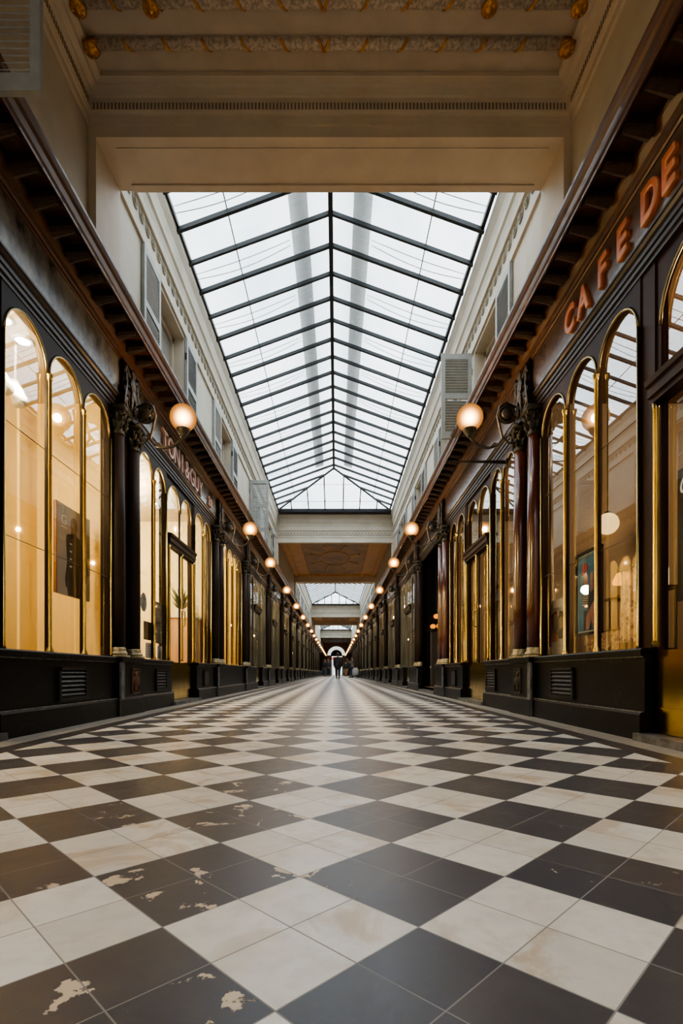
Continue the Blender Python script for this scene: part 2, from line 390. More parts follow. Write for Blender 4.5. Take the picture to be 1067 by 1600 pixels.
WIN_L = [(5.48, 6.44), (8.37, 9.30), (11.25, 12.2), (14.1, 15.0)]
WIN_R = [(5.72, 6.72), (7.95, 8.90), (10.75, 11.65), (13.6, 14.55)]
WIN2 = [(25.0, 25.95), (28.0, 28.95), (31.0, 31.95), (34.0, 34.95)]
for s in (-1, 1):
    nm = SIDE[s]
    # upper wall, with openings for the windows
    wins = sorted((WIN_L if s < 0 else WIN_R) + WIN2)
    mb = MB(); y = -15.0
    for a, b in wins:
        ubox(mb, s, -.18, 0, y, a, 3.48, 5.42)
        ubox(mb, s, -.18, 0, a, b, 4.56, 5.42)
        y = b
    ubox(mb, s, -.18, 0, y, YEND, 3.48, 5.42)
    struct('wall_' + nm, mb, M['cream_light'])
    # plain band over the shops, moulded string above the windows
    for k, (a, b) in enumerate(wins):
        r = structroot('window_%s_%d' % (nm, k + 1), (s * U[s], (a + b) / 2, 3.5))
        f = MB()
        ubox(f, s, -.13, -.17, a, a + .05, 3.45, 4.56); ubox(f, s, -.13, -.17, b - .05, b, 3.45, 4.56)
        ubox(f, s, -.13, -.17, a, b, 4.50, 4.56); ubox(f, s, -.13, -.17, (a + b) / 2 - .025, (a + b) / 2 + .025, 3.45, 4.5)
        ubox(f, s, -.13, -.17, a, b, 4.1, 4.13)
        f.build('window_frame', M['cream'], r)
        g = MB(); ubox(g, s, -.16, -.165, a + .02, b - .02, 3.45, 4.54); g.build('pane', pm('dull_window_glass', (.30, .30, .27), (.22, .22, .20), 2, .25), r) if k == 0 else g.build('pane', bpy.data.materials['dull_window_glass'], r)
    # wall architrave of flat raised strips in the skylight stretches
    for (a, b) in SKY[1:3]:
        mb = MB()
        ubox(mb, s, 0, .025, a, b, 4.60, 4.70)
        struct('trim_%s' % nm, mb, M['cream_light'])
        # ornamental frieze and crowning cornice below the skylight
        c = MB()
        c.profile([(-.05, 4.70), (.02, 4.70), (.02, 4.86), (.05, 4.865), (.055, 4.90), (.035, 4.91), (.035, 4.98), (.05, 5.06), (.07, 5.08), (.075, 5.14), (.06, 5.15), (.075, 5.26), (.11, 5.33), (.115, 5.39), (-.05, 5.39)], a, b, PU(s))
        co_ = struct('trim_cornice_%s' % nm, c, M['cream_light'])
        g = MB(); step = .16 if a < 10 else .3
        yy = a + .1
        fpt = PU(s); i = 0
        while yy < b - .05:
            pts = [fpt(.025, yy + .05 * math.cos(q), 4.79 + (.045 * math.sin(q))) for q in [PI * (1 + k / 8) for k in range(9)]]
            up = [fpt(.025, yy - .05, 4.84)] + pts + [fpt(.025, yy + .05, 4.84)]
            g.tube(up, .011, 5)
            g.tube([fpt(.025, yy, 4.76), fpt(.03, yy, 4.80), fpt(.025, yy, 4.84)], [.006, .017, .006], 5)
            yy += step; i += 1
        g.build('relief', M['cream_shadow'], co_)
    # entablature of the shops
    pr = [(-.1, 2.82), (.015, 2.82), (.015, 2.848), (.028, 2.852), (.028, 2.88), (.024, 2.884), (.038, 2.888), (.038, 2.915), (.032, 2.919), (.05, 2.928), (.06, 2.946), (.07, 2.95), (.07, 2.965), (.05, 2.97), (-.1, 2.97)]
    struct('trim_architrave_' + nm, MB().profile(pr, -15, YEND, P(s)), M['archi'])
    fr = MB(); wbox(fr, s, -.1, .05, -15, 4.95 if s < 0 else 8.8, 2.965, 3.36); struct('trim_frieze_' + nm, fr, M['frieze_l'] if s < 0 else M['frieze_r'])
    if s < 0:
        fr = MB(); wbox(fr, s, -.1, .05, 4.95, 8.8, 2.965, 3.36); struct('trim_frieze_' + nm, fr, M['frieze_l'])
    fr = MB(); wbox(fr, s, -.1, .05, 8.8, YEND, 2.965, 3.36); struct('trim_frieze_' + nm, fr, M['frieze_far'])
    bed = [(-.05, 3.30), (.06, 3.30), (.068, 3.31), (.07, 3.33), (.08, 3.335), (.09, 3.36), (.12, 3.395), (.127, 3.41), (.125, 3.457), (-.05, 3.457)]
    struct('trim_bed_moulding_' + nm, MB().profile(bed, -15, YEND, P(s)), M['corona'])
    cor = [(-.05, 3.455), (.30, 3.455), (.305, 3.395), (.318, 3.392), (.322, 3.41), (.335, 3.415), (.345, 3.45), (.36, 3.465), (.372, 3.49), (.375, 3.508), (.365, 3.515), (-.05, 3.53)]
    cobj = struct('trim_corona_' + nm, MB().profile(cor, -15, YEND, P(s)), M['corona'])
    md = MB(); y = -6.0
    while y < YEND - .2:
        wbox(md, s, .12, .29, y, y + .085, 3.40, 3.46)
        md.tube([P(s)(.13, y + .0425, 3.395), P(s)(.28, y + .0425, 3.41)], [.042, .02], 8)
        y += .215 if y < 20 else .43
    md.build('modillion', M['corona_dark'], cobj, kind='stuff')

# beams and covered stretches
def xs_at(s, d): return s * (U[s] - d)
def beam(ya, yb, skyface=None):
    mb = MB()
    x0, x1 = -U[-1] - .1, U[1] + .1
    mb.box(x0, x1, ya, yb, ZB, 5.42)
    return struct('trim_beam', mb, M['cream'])
for i, (a, b) in enumerate(COV):
    ae = a + .44; be = b - .44
    if i > 0:
        # face towards the camera: frieze, cornice, gutter at the end of the skylight
        beam(a + .28, ae + .0)
        x0, x1 = -U[-1], U[1]
        c = MB()
        prof = [(0, ZB), (.02, ZB), (.02, 4.64), (.035, 4.65), (.035, 4.67), (.0, 4.68), (.0, 4.86), (.03, 4.87), (.035, 4.93), (.02, 4.94), (.02, 5.0), (.05, 5.1), (.07, 5.12), (.075, 5.22), (.11, 5.31), (.16, 5.34), (0, 5.36)]
        c.profile(prof, x0, x1, lambda d, y, z: (y, a + .27 - d, z))
        co_ = struct('trim_end_cornice', c, M['cream_light'])
        g = MB(); n_ = int((x1 - x0 - .2) / .1)
        for k in range(n_):
            xx = x0 + .12 + k * (x1 - x0 - .24) / (n_ - 1)
            g.tube([(xx - .033, a + .265, 4.82), (xx - .033, a + .262, 4.76), (xx - .018, a + .262, 4.725), (xx, a + .26, 4.71), (xx + .018, a + .262, 4.725), (xx + .033, a + .262, 4.76), (xx + .033, a + .265, 4.82)], .011, 5)
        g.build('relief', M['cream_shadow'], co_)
        gt = MB(); gt.box(x0 + .02, x1 - .02, a - .16, a + .3, 5.355, 5.42); struct('trim_gutter', gt, M['gutter'])
    if i < 3:
        mb = MB(); mb.box(-U[-1] - .1, U[1] + .1, b - .44, b, ZB, 5.42)
        struct('trim_beam', mb, M['cream'])
        # moulding line on the soffit, and pilasters beside the beam
        so = MB(); so.box(-U[-1] + .18, U[1] - .14, b - .06, b + .002, ZB - .012, ZB + .01)
        so.box(-U[-1] + .18, U[1] - .14, b - .36, b - .35, ZB - .006, ZB + .01)
        struct('trim_soffit', so, M['cream'])
    for s in (-1, 1):
        pl = MB()
        if i < 3: ubox(pl, s, -.02, .06, b - .44, b, 3.48, ZB)
        if i > 0: ubox(pl, s, -.02, .06, a + .28, ae, 3.48, ZB)
        if pl.v: struct('trim_pilaster_' + SIDE[s], pl, M['cream'])
    cm = MB(); cm.box(-U[-1] - .05, U[1] + .05, a + (.44 if i else 0), b - (.44 if i < 3 else 0), 4.80, 5.0)
    struct('ceiling', cm, M['ceil_grey'] if i == 0 else M['ceil_brown'])
    if i == 0:
        # dentilled perimeter cornice of the near ceiling (far side and both long sides)
        yb = b - .44
        prof = [(0, 4.58), (.018, 4.585), (.018, 4.64), (.03, 4.645), (.035, 4.655), (.045, 4.66), (.045, 4.715), (.075, 4.72), (.08, 4.735), (.12, 4.745), (.13, 4.765), (.17, 4.775), (.175, 4.81), (0, 4.81)]
        c = MB(); c.profile(prof, -U[-1] + .0, U[1] - .0, lambda d, y, z: (y, yb - d, z))
        far_c = struct('trim_ceiling_cornice', c, M['cream'])
        dm = MB(); x = -U[-1] + .06
        while x < U[1] - .06:
            dm.box(x, x + .011, yb - .0475, yb - .03, 4.664, 4.712); x += .0272  # dark strips stand in for the shade in the gaps between dentils
        dm.build('dentil_gap_shade', M['dentil'], far_c, kind='stuff')
        for s in (-1, 1):
            c = MB(); c.profile(prof, a, yb, PU(s)); sc = struct('trim_ceiling_cornice_' + SIDE[s], c, M['cream'])
            dm = MB(); y = yb - 2.2
            while y < yb - .08:
                ubox(dm, s, .03, .0475, y, y + .011, 4.664, 4.712); y += .0272
            dm.build('dentil_gap_shade', M['dentil'], sc, kind='stuff')
        # laurel mouldings on the ceiling with gilded ties and rosettes
        for k, yc in enumerate((3.60, 3.375, 3.06, 2.85)):
            st = MB(); xa, xb = -U[-1] + .19, U[1] - .19
            st.tube([(xa, yc, 4.795), (xb, yc, 4.795)], .036, 12)
            so = struct('trim_ceiling_laurel', st, M['laurel'], True)
            cx0 = -.085
            xt = [cx0 + j * .274 for j in range(-5, 6)]
            for j, xx in enumerate(xt):
                if not xa + .06 < xx < xb - .06: continue
                t = MB(); sl = -.03 if j < 5 else .03
                if j == 5:
                    t.tube([(xx - .04, yc - .035, 4.78), (xx - .012, yc, 4.755), (xx - .01, yc + .036, 4.78)], .011, 6)
                    t.tube([(xx + .04, yc - .035, 4.78), (xx + .012, yc, 4.755), (xx + .01, yc + .036, 4.78)], .011, 6)
                else:
                    t.tube([(xx + sl, yc - .036, 4.785), (xx, yc, 4.756), (xx - sl, yc + .036, 4.785)], .011, 6)
                t.build('gilded_tie', M['gold'], so, True)
            ros = [xa, xb] if k % 2 == 0 else [xa + .02, -1.215, 1.0, xb - .02]
            for xx in ros:
                t = MB()
                if k % 2 == 0: t.box(xx - .045, xx + .045, yc - .04, yc + .04, 4.75, 4.79)
                t.lathe([(.0, -.045), (.018, -.045), (.022, -.034), (.04, -.036), (.052, -.026), (.052, -.016), (.02, 0)], (xx, yc, 4.765), 16)
                for q in range(8):
                    t.ball((xx + .034 * math.cos(q * PI / 4), yc + .034 * math.sin(q * PI / 4), 4.733), .011, 6)
                t.build('gilded_rosette', M['gold'], so, True)
    else:
        # framed panels on the brown ceilings
        p_ = MB()
        x0, x1 = -U[-1] + .1, U[1] - .1
        for (xa, xb, ya, yb2) in ((x0, x0 + .12, a + .44, b - .44), (x1 - .12, x1, a + .44, b - .44), (x0, x1, a + .44, a + .56), (x0, x1, b - .6, b - .44),
                                  (x0 + .55, x0 + .60, a + .56, b - .6), (x1 - .60, x1 - .55, a + .56, b - .6)):
            p_.box(xa, xb, ya, yb2, 4.74, 4.81)
        fo = struct('trim_ceiling_frame', p_, M['ceil_brown'])
        q_ = MB(); ym = (a + b) / 2; xm = -.05
        q_.box(x0 + .62, x1 - .62, a + .7, b - .75, 4.79, 4.803)
        q_.build('painted_panel', M['ceil_mural'], fo)
        t = MB(); pts = [(xm + .55 * math.cos(q * PI / 16), ym + 1.2 * math.sin(q * PI / 16), 4.785) for q in range(33)]
        t.tube(pts, .025, 6)
        for q in range(8):
            an = q * PI / 4 + PI / 8
            t.tube([(xm + .6 * math.cos(an), ym + 1.3 * math.sin(an), 4.785), (xm + .95 * math.cos(an), ym + 2.2 * math.sin(an), 4.785)], [.02, .05], 6)
        t.build('relief', M['ceil_brown'], fo)

# ------------------------------------------------------------------ skylights
for i, (a, b) in enumerate(SKY):
    near = i == 1
    xl, xr = -XS[-1], XS[1]
    y1 = b - .13 if i < 4 else b
    r = structroot('window_skylight_%d' % (i + 1), (RX, (a + b) / 2, ZS))
    for s in (-1, 1):
        xe = s * XS[s]
        g = MB(); g.quad((xe, a, ZS + .03), (xe, y1, ZS + .03), (RX, y1 - HIP, RZ + .03), (RX, a, RZ + .03)); g.build('glass_pane', M['skyglass'], r)
        fr = .30
        fr = .331; px = xe + (RX - xe) * fr; pz = ZS + (RZ - ZS) * fr
        g = MB(); g.tube([(px, a, pz + .005), (px, y1 - HIP * fr, pz + .005)], .0065, 6); g.build('purlin', M['steel'], r)
        g = MB(); g.box(min(xe, xe - s * .04), max(xe, xe - s * .04), a, y1, ZS - .01, ZS + .04); g.build('edge_bar', M['steel'], r)
        fr = .775; px = xe + (RX - xe) * fr; pz = ZS + (RZ - ZS) * fr
        if near:
            g = MB(); sl = (RZ - ZS) / (RX - xe)
            g.add([(px - .11, a, pz + .16 - sl * .11), (px + .11, a, pz + .16 + sl * .11), (px + .11, y1 - HIP, pz + .16 + sl * .11), (px - .11, y1 - HIP, pz + .16 - sl * .11),
                   (px - .11, a, pz + .19 - sl * .11), (px + .11, a, pz + .19 + sl * .11), (px + .11, y1 - HIP, pz + .19 + sl * .11), (px - .11, y1 - HIP, pz + .19 - sl * .11)],
                  [(0, 1, 2, 3), (4, 5, 6, 7), (0, 1, 5, 4), (2, 3, 7, 6), (1, 2, 6, 5), (0, 3, 7, 4)])
            g.build('ridge_side_board', M['board_grey'], r)  # long pale grey boards above the glass, either side of the ridge
        k = 0; y = a + .46
        step = .475 if i < 2 else .60
        while y < y1 - .05:
            th = .017 if k % 2 else .021
            q = min(1.0, (y1 - y) / HIP)
            ex, ez = xe + (RX - xe) * q, ZS + (RZ - ZS) * q
            g = MB(); g.add([(xe, y - th, ZS), (xe, y + th, ZS), (ex, y + th, ez), (ex, y - th, ez), (xe, y - th, ZS - .05), (xe, y + th, ZS - .05), (ex, y + th, ez - .05), (ex, y - th, ez - .05)],
                            [(0, 1, 2, 3), (4, 7, 6, 5), (0, 4, 5, 1), (3, 2, 6, 7), (1, 5, 6, 2), (0, 3, 7, 4)])
            g.build('glazing_bar', M['steel'], r)
            if near and k % 2 == 0 and q > .95:
                wv = MB()
                for off, sag in ((-.05, .03), (.03, .07)):
                    pts = []
                    for qq in range(9):
                        t = qq / 8 * .70
                        pts.append((xe + (RX - xe) * t, y - .17 + off, ZS + (RZ - ZS) * t + .045 - sag * math.sin(PI * qq / 8)))
                    wv.tube(pts, .0045, 5)
                wv.build('wire', M['wire'], r)
            k += 1; y += step
    g = MB(); g.box(RX - .028, RX + .028, a, y1 - HIP, RZ - .07, RZ + .02); g.build('ridge_bar', M['steel'], r)
    # glazed gable at the far end
    if i > 0:
        g = MB(); g.add([(xl, y1, ZS + .03), (xr, y1, ZS + .03), (RX, y1 - HIP, RZ + .03)], [(0, 1, 2)]); g.build('hip_glass', M['skyglass'], r)
        g = MB(); tw = .016 if i < 2 else .028
        for t in (-.75, -.45, -.16, .16, .45, .75):
            x = RX + (t * (xr - RX) if t > 0 else -t * (xl - RX)); u = 1 - abs(t)
            g.tube([(x, y1 - .01, ZS), (x, y1 - HIP * u, ZS + (RZ - ZS) * u)], tw, 6)
        for s in (-1, 1):
            g.tube([(s * XS[s], y1 - .01, ZS), (RX, y1 - HIP, RZ - .02)], .026 if i < 2 else .04, 6)
        g.tube([(xl, y1 - .02, ZS + .02), (xr, y1 - .02, ZS + .02)], .03, 6)
        g.build('hip_frame', M['steel'], r)
        g = MB()
        for u, wd in ((.22, .78), (.62, .38)):
            g.tube([(RX + (xl - RX) * wd, y1 - HIP * u, ZS + (RZ - ZS) * u + .01), (RX + (xr - RX) * wd, y1 - HIP * u, ZS + (RZ - ZS) * u + .01)], .007, 5)
        g.build('hip_rail', M['wire'], r)
        # back of gable: low parapet behind the glass
    # gable closing the near end (not seen from the passage)
    g = MB(); g.add([(xl, a, ZS + .03), (xr, a, ZS + .03), (RX, a, RZ + .03)], [(0, 1, 2)]); g.build('hip_glass', M['skyglass'], r)

# ------------------------------------------------------------------ shutters
def shutter_mesh(wd, h):       # local: hinge edge at x=0, width along +x, height along z, thickness y
    f = MB(); t = .032
    f.box(0, .05, -t / 2, t / 2, 0, h); f.box(wd - .05, wd, -t / 2, t / 2, 0, h)
    for z in (0, h * .5 - .035, h - .08): f.box(.05, wd - .05, -t / 2, t / 2, z, z + (.07 if z else .09))
    l = MB(); z = .105
    while z < h - .1:
        if not (h * .5 - .06 < z < h * .5 + .03):
            l.add([(.05, -.013, z), (wd - .05, -.013, z), (wd - .05, .011, z + .026), (.05, .011, z + .026), (.05, -.013, z + .006), (wd - .05, -.013, z + .006), (wd - .05, .011, z + .032), (.05, .011, z + .032)],
                  [(0, 1, 2, 3), (4, 5, 6, 7), (0, 1, 5, 4), (2, 3, 7, 6)])
        z += .036
    bk = MB(); 
    return f, l
_sh = {}
def shutter(loc, rz, label, group=None, wd=.47, h=1.12):
    if (wd, h) not in _sh:
        r = thing('louvred_shutter', label, 'shutter', loc, rz, group)
        f, l = shutter_mesh(wd, h)
        f.build('shutter_frame', M['shutter'], r, world=False); l.build('louvres', M['shutter'], r, world=False)
        for zz in (.2, h - .28):
            hg = MB(); hg.tube([(0.0, 0, zz), (0.0, 0, zz + .08)], .012, 6); hg.build('hinge', M['iron'], r, world=False)
        _sh[(wd, h)] = r; return r
    r = dup(_sh[(wd, h)], loc, rz, label)
    if 'group' in r: del r['group']
    if group: r['group'] = group
    return r
ZSH = 3.47
for s, wins in ((-1, WIN_L), (1, WIN_R)):
    nm = SIDE[s]; x = s * (U[s] - .022)
    for k, (a, b) in enumerate(wins):
        openfar = (s > 0 and k == 0); opennear = (s < 0 and k == 2)
        place = '%s upper window, %s wall' % (ORD[k], nm)
        rz_in = 0 if s < 0 else PI     # sticks out into the passage
        if opennear: shutter((x, a - .02, ZSH), rz_in, 'grey louvred shutter swung out from the third upper window of the left wall', wd=.40)
        else: shutter((x, a, ZSH), -PI / 2, 'grey shutter folded flat on the near side of the %s' % place)
        if openfar: shutter((x, b + .06, ZSH), rz_in, 'grey louvred shutter swung out into the passage above the nearest right globe lamp', wd=.40)
        else: shutter((x, b, ZSH), PI / 2, 'grey shutter folded flat on the far side of the %s' % place)
    for k, (a, b) in enumerate(WIN2):
        for side_, yy, rz in (('near', a, -PI / 2), ('far', b, PI / 2)):
            shutter((x, yy, ZSH), rz, 'small distant shutter, %s side of the %s upper %s window under the second skylight' % (side_, ORD[k], nm))
shutter((-U[-1] + .022, 2.62, 3.34), 0, 'grey louvred shutter swung out in the top left corner, nearest of all', wd=.38)

# ------------------------------------------------------------------ shopfronts
ZBASE, ZSP, ZTOP = .54, 2.44, 2.85
def lights_in(a, b, n, post=.026, edge=.02):
    w_ = (b - a - 2 * edge - (n - 1) * post) / n
    return [(a + edge + k * (w_ + post), a + edge + k * (w_ + post) + w_) for k in range(n)]
def board(s, a, b, lights, z0, ztop, d=0.0, seg=14):
    mb = MB(); f = P(s)
    edges = [a] + [e for l in lights for e in l] + [b]
    for k in range(0, len(edges), 2):
        mb.quad(f(d, edges[k], z0), f(d, edges[k + 1], z0), f(d, edges[k + 1], ztop), f(d, edges[k], ztop))
    for (l0, l1) in lights:
        R = (l1 - l0) / 2; zs = ZTOP - .09 - R; c = (l0 + l1) / 2
        ys = [c - R * math.cos(PI * q / seg) for q in range(seg + 1)]; zz = [zs + R * math.sin(PI * q / seg) for q in range(seg + 1)]
        for q in range(seg):
            mb.quad(f(d, ys[q], zz[q]), f(d, ys[q + 1], zz[q + 1]), f(d, ys[q + 1], ztop), f(d, ys[q], ztop))
    return mb
def solidify(o, t, off=0):
    m = o.modifiers.new('thickness', 'SOLIDIFY'); m.thickness = t; m.offset = off
def arch_trim(s, l0, l1, z0, d, r=.013, jambs=True):
    f = P(s); R = (l1 - l0) / 2; zs = ZTOP - .09 - R; c = (l0 + l1) / 2
    arc = [f(d, c - R * math.cos(PI * q / 14), zs + R * math.sin(PI * q / 14)) for q in range(15)]
    mb = MB()
    mb.tube(([f(d, l0, z0)] if jambs else []) + arc + ([f(d, l1, z0)] if jambs else []), r, 8)
    return mb
cnt = {'w': 0, 'd': 0}
def shop_window(s, a, b, n, near, frame_mat, joints=False):
    cnt['w'] += 1
    r = structroot('window_shop_%d' % cnt['w'], (s * W[s], (a + b) / 2, ZBASE))
    L = lights_in(a, b, n)
    o = board(s, a, b, L, ZBASE - .02, ZTOP + .02).build('frame', frame_mat, r); solidify(o, .018)
    g = MB(); g.quad(P(s)(-.014, a, ZBASE), P(s)(-.014, b, ZBASE), P(s)(-.014, b, ZTOP), P(s)(-.014, a, ZTOP)); g.build('pane', M['glass'] if s < 0 else M['glass_r'], r)
    if near:
        for (l0, l1) in L:
            arch_trim(s, l0 + .002, l1 - .002, ZBASE, .010, .009, False).build('arch_trim', M['brass_dull'], r, True)
        for k in range(n - 1):
            y = (L[k][1] + L[k + 1][0]) / 2; zs = ZTOP - .09 - (L[k][1] - L[k][0]) / 2
            x = s * (W[s] - .022)
            mb = MB(); mb.lathe([(.026, 0), (.026, .012), (.02, .03), (.0135, .045), (.0135, zs - ZBASE - .05), (.018, zs - ZBASE - .045), (.018, zs - ZBASE - .03), (.024, zs - ZBASE - .01), (.024, zs - ZBASE)], (x, y, ZBASE), 14)
            mb.build('mullion', M['brass'], r, True)
        for y in (L[0][0] - .012, L[-1][1] + .012):
            zs = ZTOP - .09 - (L[0][1] - L[0][0]) / 2
            mb = MB(); mb.lathe([(.016, 0), (.009, .03), (.009, zs - ZBASE)], (s * (W[s] - .018), y, ZBASE), 10); mb.build('side_rod', M['brass'], r, True)
        if joints:
            for z in (1.265, 1.985):
                mb = MB(); mb.tube([P(s)(-.011, a + .03, z), P(s)(-.011, b - .03, z)], .003, 5); mb.build('glass_joint', M['line'], r)
    else:
        mb = MB()
        for (l0, l1) in L:
            t = arch_trim(s, l0, l1, ZBASE, .008, .007, False); mb.add(t.v, t.f)
        mb.build('arch_trim', M['trim_far'], r, True)
    return r
def shop_door(s, a, b, n, near, frame_mat, kick=True):
    cnt['d'] += 1
    r = structroot('door_%d' % cnt['d'], (s * W[s], (a + b) / 2, 0))
    L = lights_in(a, b, n, .03, .04)
    o = board(s, a, b, L, .02, ZTOP + .02, -.02).build('frame', frame_mat, r); solidify(o, .018)
    g = MB(); g.quad(P(s)(-.034, a, .5), P(s)(-.034, b, .5), P(s)(-.034, b, ZTOP), P(s)(-.034, a, ZTOP)); g.build('pane', M['glass'] if s < 0 else M['glass_r'], r)
    t = MB(); t.profile([(-.05, 1.97), (.03, 1.97), (.03, 2.0), (.045, 2.005), (.045, 2.06), (.06, 2.07), (.065, 2.10), (-.05, 2.12)], a, b, P(s)); t.build('transom_bar', M['mahog_dark'] if s > 0 else M['mahog_l'], r)
    k_ = MB(); wbox(k_, s, -.06, .006, a + .03, b - .03, .05, .53); wbox(k_, s, 0, .012, a + .03, b - .03, .19, .20)
    k_.build('kick_plate', M['brass_plate'], r)
    th = MB(); wbox(th, s, -.2, .12, a - .02, b + .02, 0, .045); th.build('threshold', M['grey_stone'], r)
    for (l0, l1) in L:
        if near: arch_trim(s, l0, l1, 2.1, -.008, .009, False).build('arch_trim', M['brass_dull'], r, True)
    y = (a + b) / 2
    if near:
        for yy, rr in ((y, .014), (a + .035, .017), (b - .035, .017)):
            mb = MB(); mb.lathe([(rr * 1.5, 0), (rr, .04), (rr, 1.38), (rr * 1.4, 1.41)], (s * (W[s] - .015), yy, .55), 14); mb.build('brass_rod', M['brass'], r, True)
        h = MB(); h.tube([P(s)(.03, y - .06, 1.0), P(s)(.07, y - .06, 1.02), P(s)(.07, y - .06, 1.2), P(s)(.03, y - .06, 1.22)], .009, 8); h.build('door_handle', M['brass'], r, True)
    return r
def base(s, a, b):
    mb = MB()
    mb.profile([(-.12, 0), (.09, 0), (.09, .15), (.082, .165), (.06, .17), (.06, .485), (.07, .495), (.085, .50), (.085, .535), (.075, .545), (-.12, .545)], a, b, P(s))
    o = struct('baseboard_' + SIDE[s], mb, M['black'])
    e = MB(); wbox(e, s, .075, .0845, a, b, .1645, .170); wbox(e, s, .06, .073, a, b, .492, .497)
    e.build('moulding_line', M['plinth_edge'], o)
    return o
def pier_post(s, a, b, mat):
    mb = MB(); wbox(mb, s, -.08, .0, a, b, ZBASE, ZTOP + .02); return struct('wall_pier_' + SIDE[s], mb, mat)

for bi in range(len(PIERS)):
    p0 = PIERS[bi]; p1 = PIERS[bi + 1] if bi + 1 < len(PIERS) else YEND
    for s in (-1, 1):
        fm = M['mahog_l'] if s < 0 else M['mahog_dark']
        if p0 > 11: fm = M['frame_far']
        near = -1 < p0 < 9
        if abs(p0 - 1.15) < .01: lay = [('d', 1.55, 3.03, 2), ('w', 3.16, 4.68, 3)]
        elif abs(p0 - 4.95) < .01: lay = [('w', 5.33, 6.22, 2), ('d', 6.27, 7.40, 2), ('w', 7.45, 8.42, 2)]
        elif abs(p0 - 8.8) < .01 and s < 0: lay = [('w', 9.2, 11.12, 4)]
        elif abs(p0 - 8.8) < .01: lay = [('o', 9.42, 11.15, 1)]
        elif p1 - p0 < 3.78 and p0 > 50: lay = [('w', p0 + .4, p1 - .3, 4)]
        else: lay = [('w', p0 + .4, p0 + 1.3, 2), ('d', p0 + 1.36, p1 - 1.36, 2), ('w', p1 - 1.3, p1 - .4, 2)]
        y = p0; ybase = p0
        for kind, a, b, n in lay:
            if a - y > .02: pier_post(s, y, a, fm)
            if kind == 'w':
                shop_window(s, a, b, n, near, fm, joints=abs(p0 - 1.15) < .01)
            elif kind == 'd':
                shop_door(s, a, b, n, near, fm); base(s, ybase, a); ybase = b
            else:
                base(s, ybase, a); ybase = b
                th = MB(); wbox(th, s, -.9, .1, a, b, 0, .05); struct('door_threshold', th, M['grey_stone'])
            y = b
        if p1 - y > .02: pier_post(s, y, p1, fm)
        base(s, ybase, p1)

# ------------------------------------------------------------------ columns, carved ornaments, pier plinths, globe lamps
def column_proto(mat, label):
    r = thing('column', label, 'column', (0, 0, 0))
    b = MB(); b.box(-.072, .072, -.072, .072, 0, .02); b.lathe([(.07, .02), (.078, .035), (.07, .05), (.062, .06), (.066, .075), (.060, .09), (.056, .095)], (0, 0, 0), 20); b.v = [(x * 1.18, y * 1.18, z) for x, y, z in b.v]; b.build('base', M['pale_gilt'], r, True, world=False)
    sh = MB(); sh.lathe([(.068, .09), (.070, .5), (.068, 1.2), (.060, 2.06)], (0, 0, 0), 24); sh.build('shaft', mat, r, True, world=False)
    c = MB(); c.lathe([(.056, 2.05), (.06, 2.065), (.052, 2.08), (.055, 2.12), (.062, 2.2), (.075, 2.255), (.07, 2.26)], (0, 0, 0), 18)
    for lv, zz, rr in ((0, 2.10, .056), (1, 2.17, .060)):
        for q in range(8):
            an = q * PI / 4 + lv * PI / 8
            c.tube([(rr * math.cos(an), rr * math.sin(an), zz), ((rr + .012) * math.cos(an), (rr + .012) * math.sin(an), zz + .04), ((rr + .03) * math.cos(an), (rr + .03) * math.sin(an), zz + .055), ((rr + .034) * math.cos(an), (rr + .034) * math.sin(an), zz + .045)], [.014, .018, .012, .006], 6)
    for q in range(4):
        an = q * PI / 2 + PI / 4
        c.torus((.085 * math.cos(an), .085 * math.sin(an), 2.235), .02, .009, 'z' if False else 'y', 0, 2 * PI, 10, 5)
    c.box(-.088, .088, -.088, .088, 2.262, 2.30)
    c.v = [(x * 1.14, y * 1.14, z) for x, y, z in c.v]
    c.build('capital', M['verdigris'], r, True, world=False)
    return r
def spiral(c, R, turns, y, flip=1, n=26, a0=0):
    return [(c[0], c[1] + flip * R * (1 - .8 * q / n) * math.cos(a0 + turns * 2 * PI * q / n), c[2] + R * (1 - .8 * q / n) * math.sin(a0 + turns * 2 * PI * q / n)) for q in range(n + 1)]
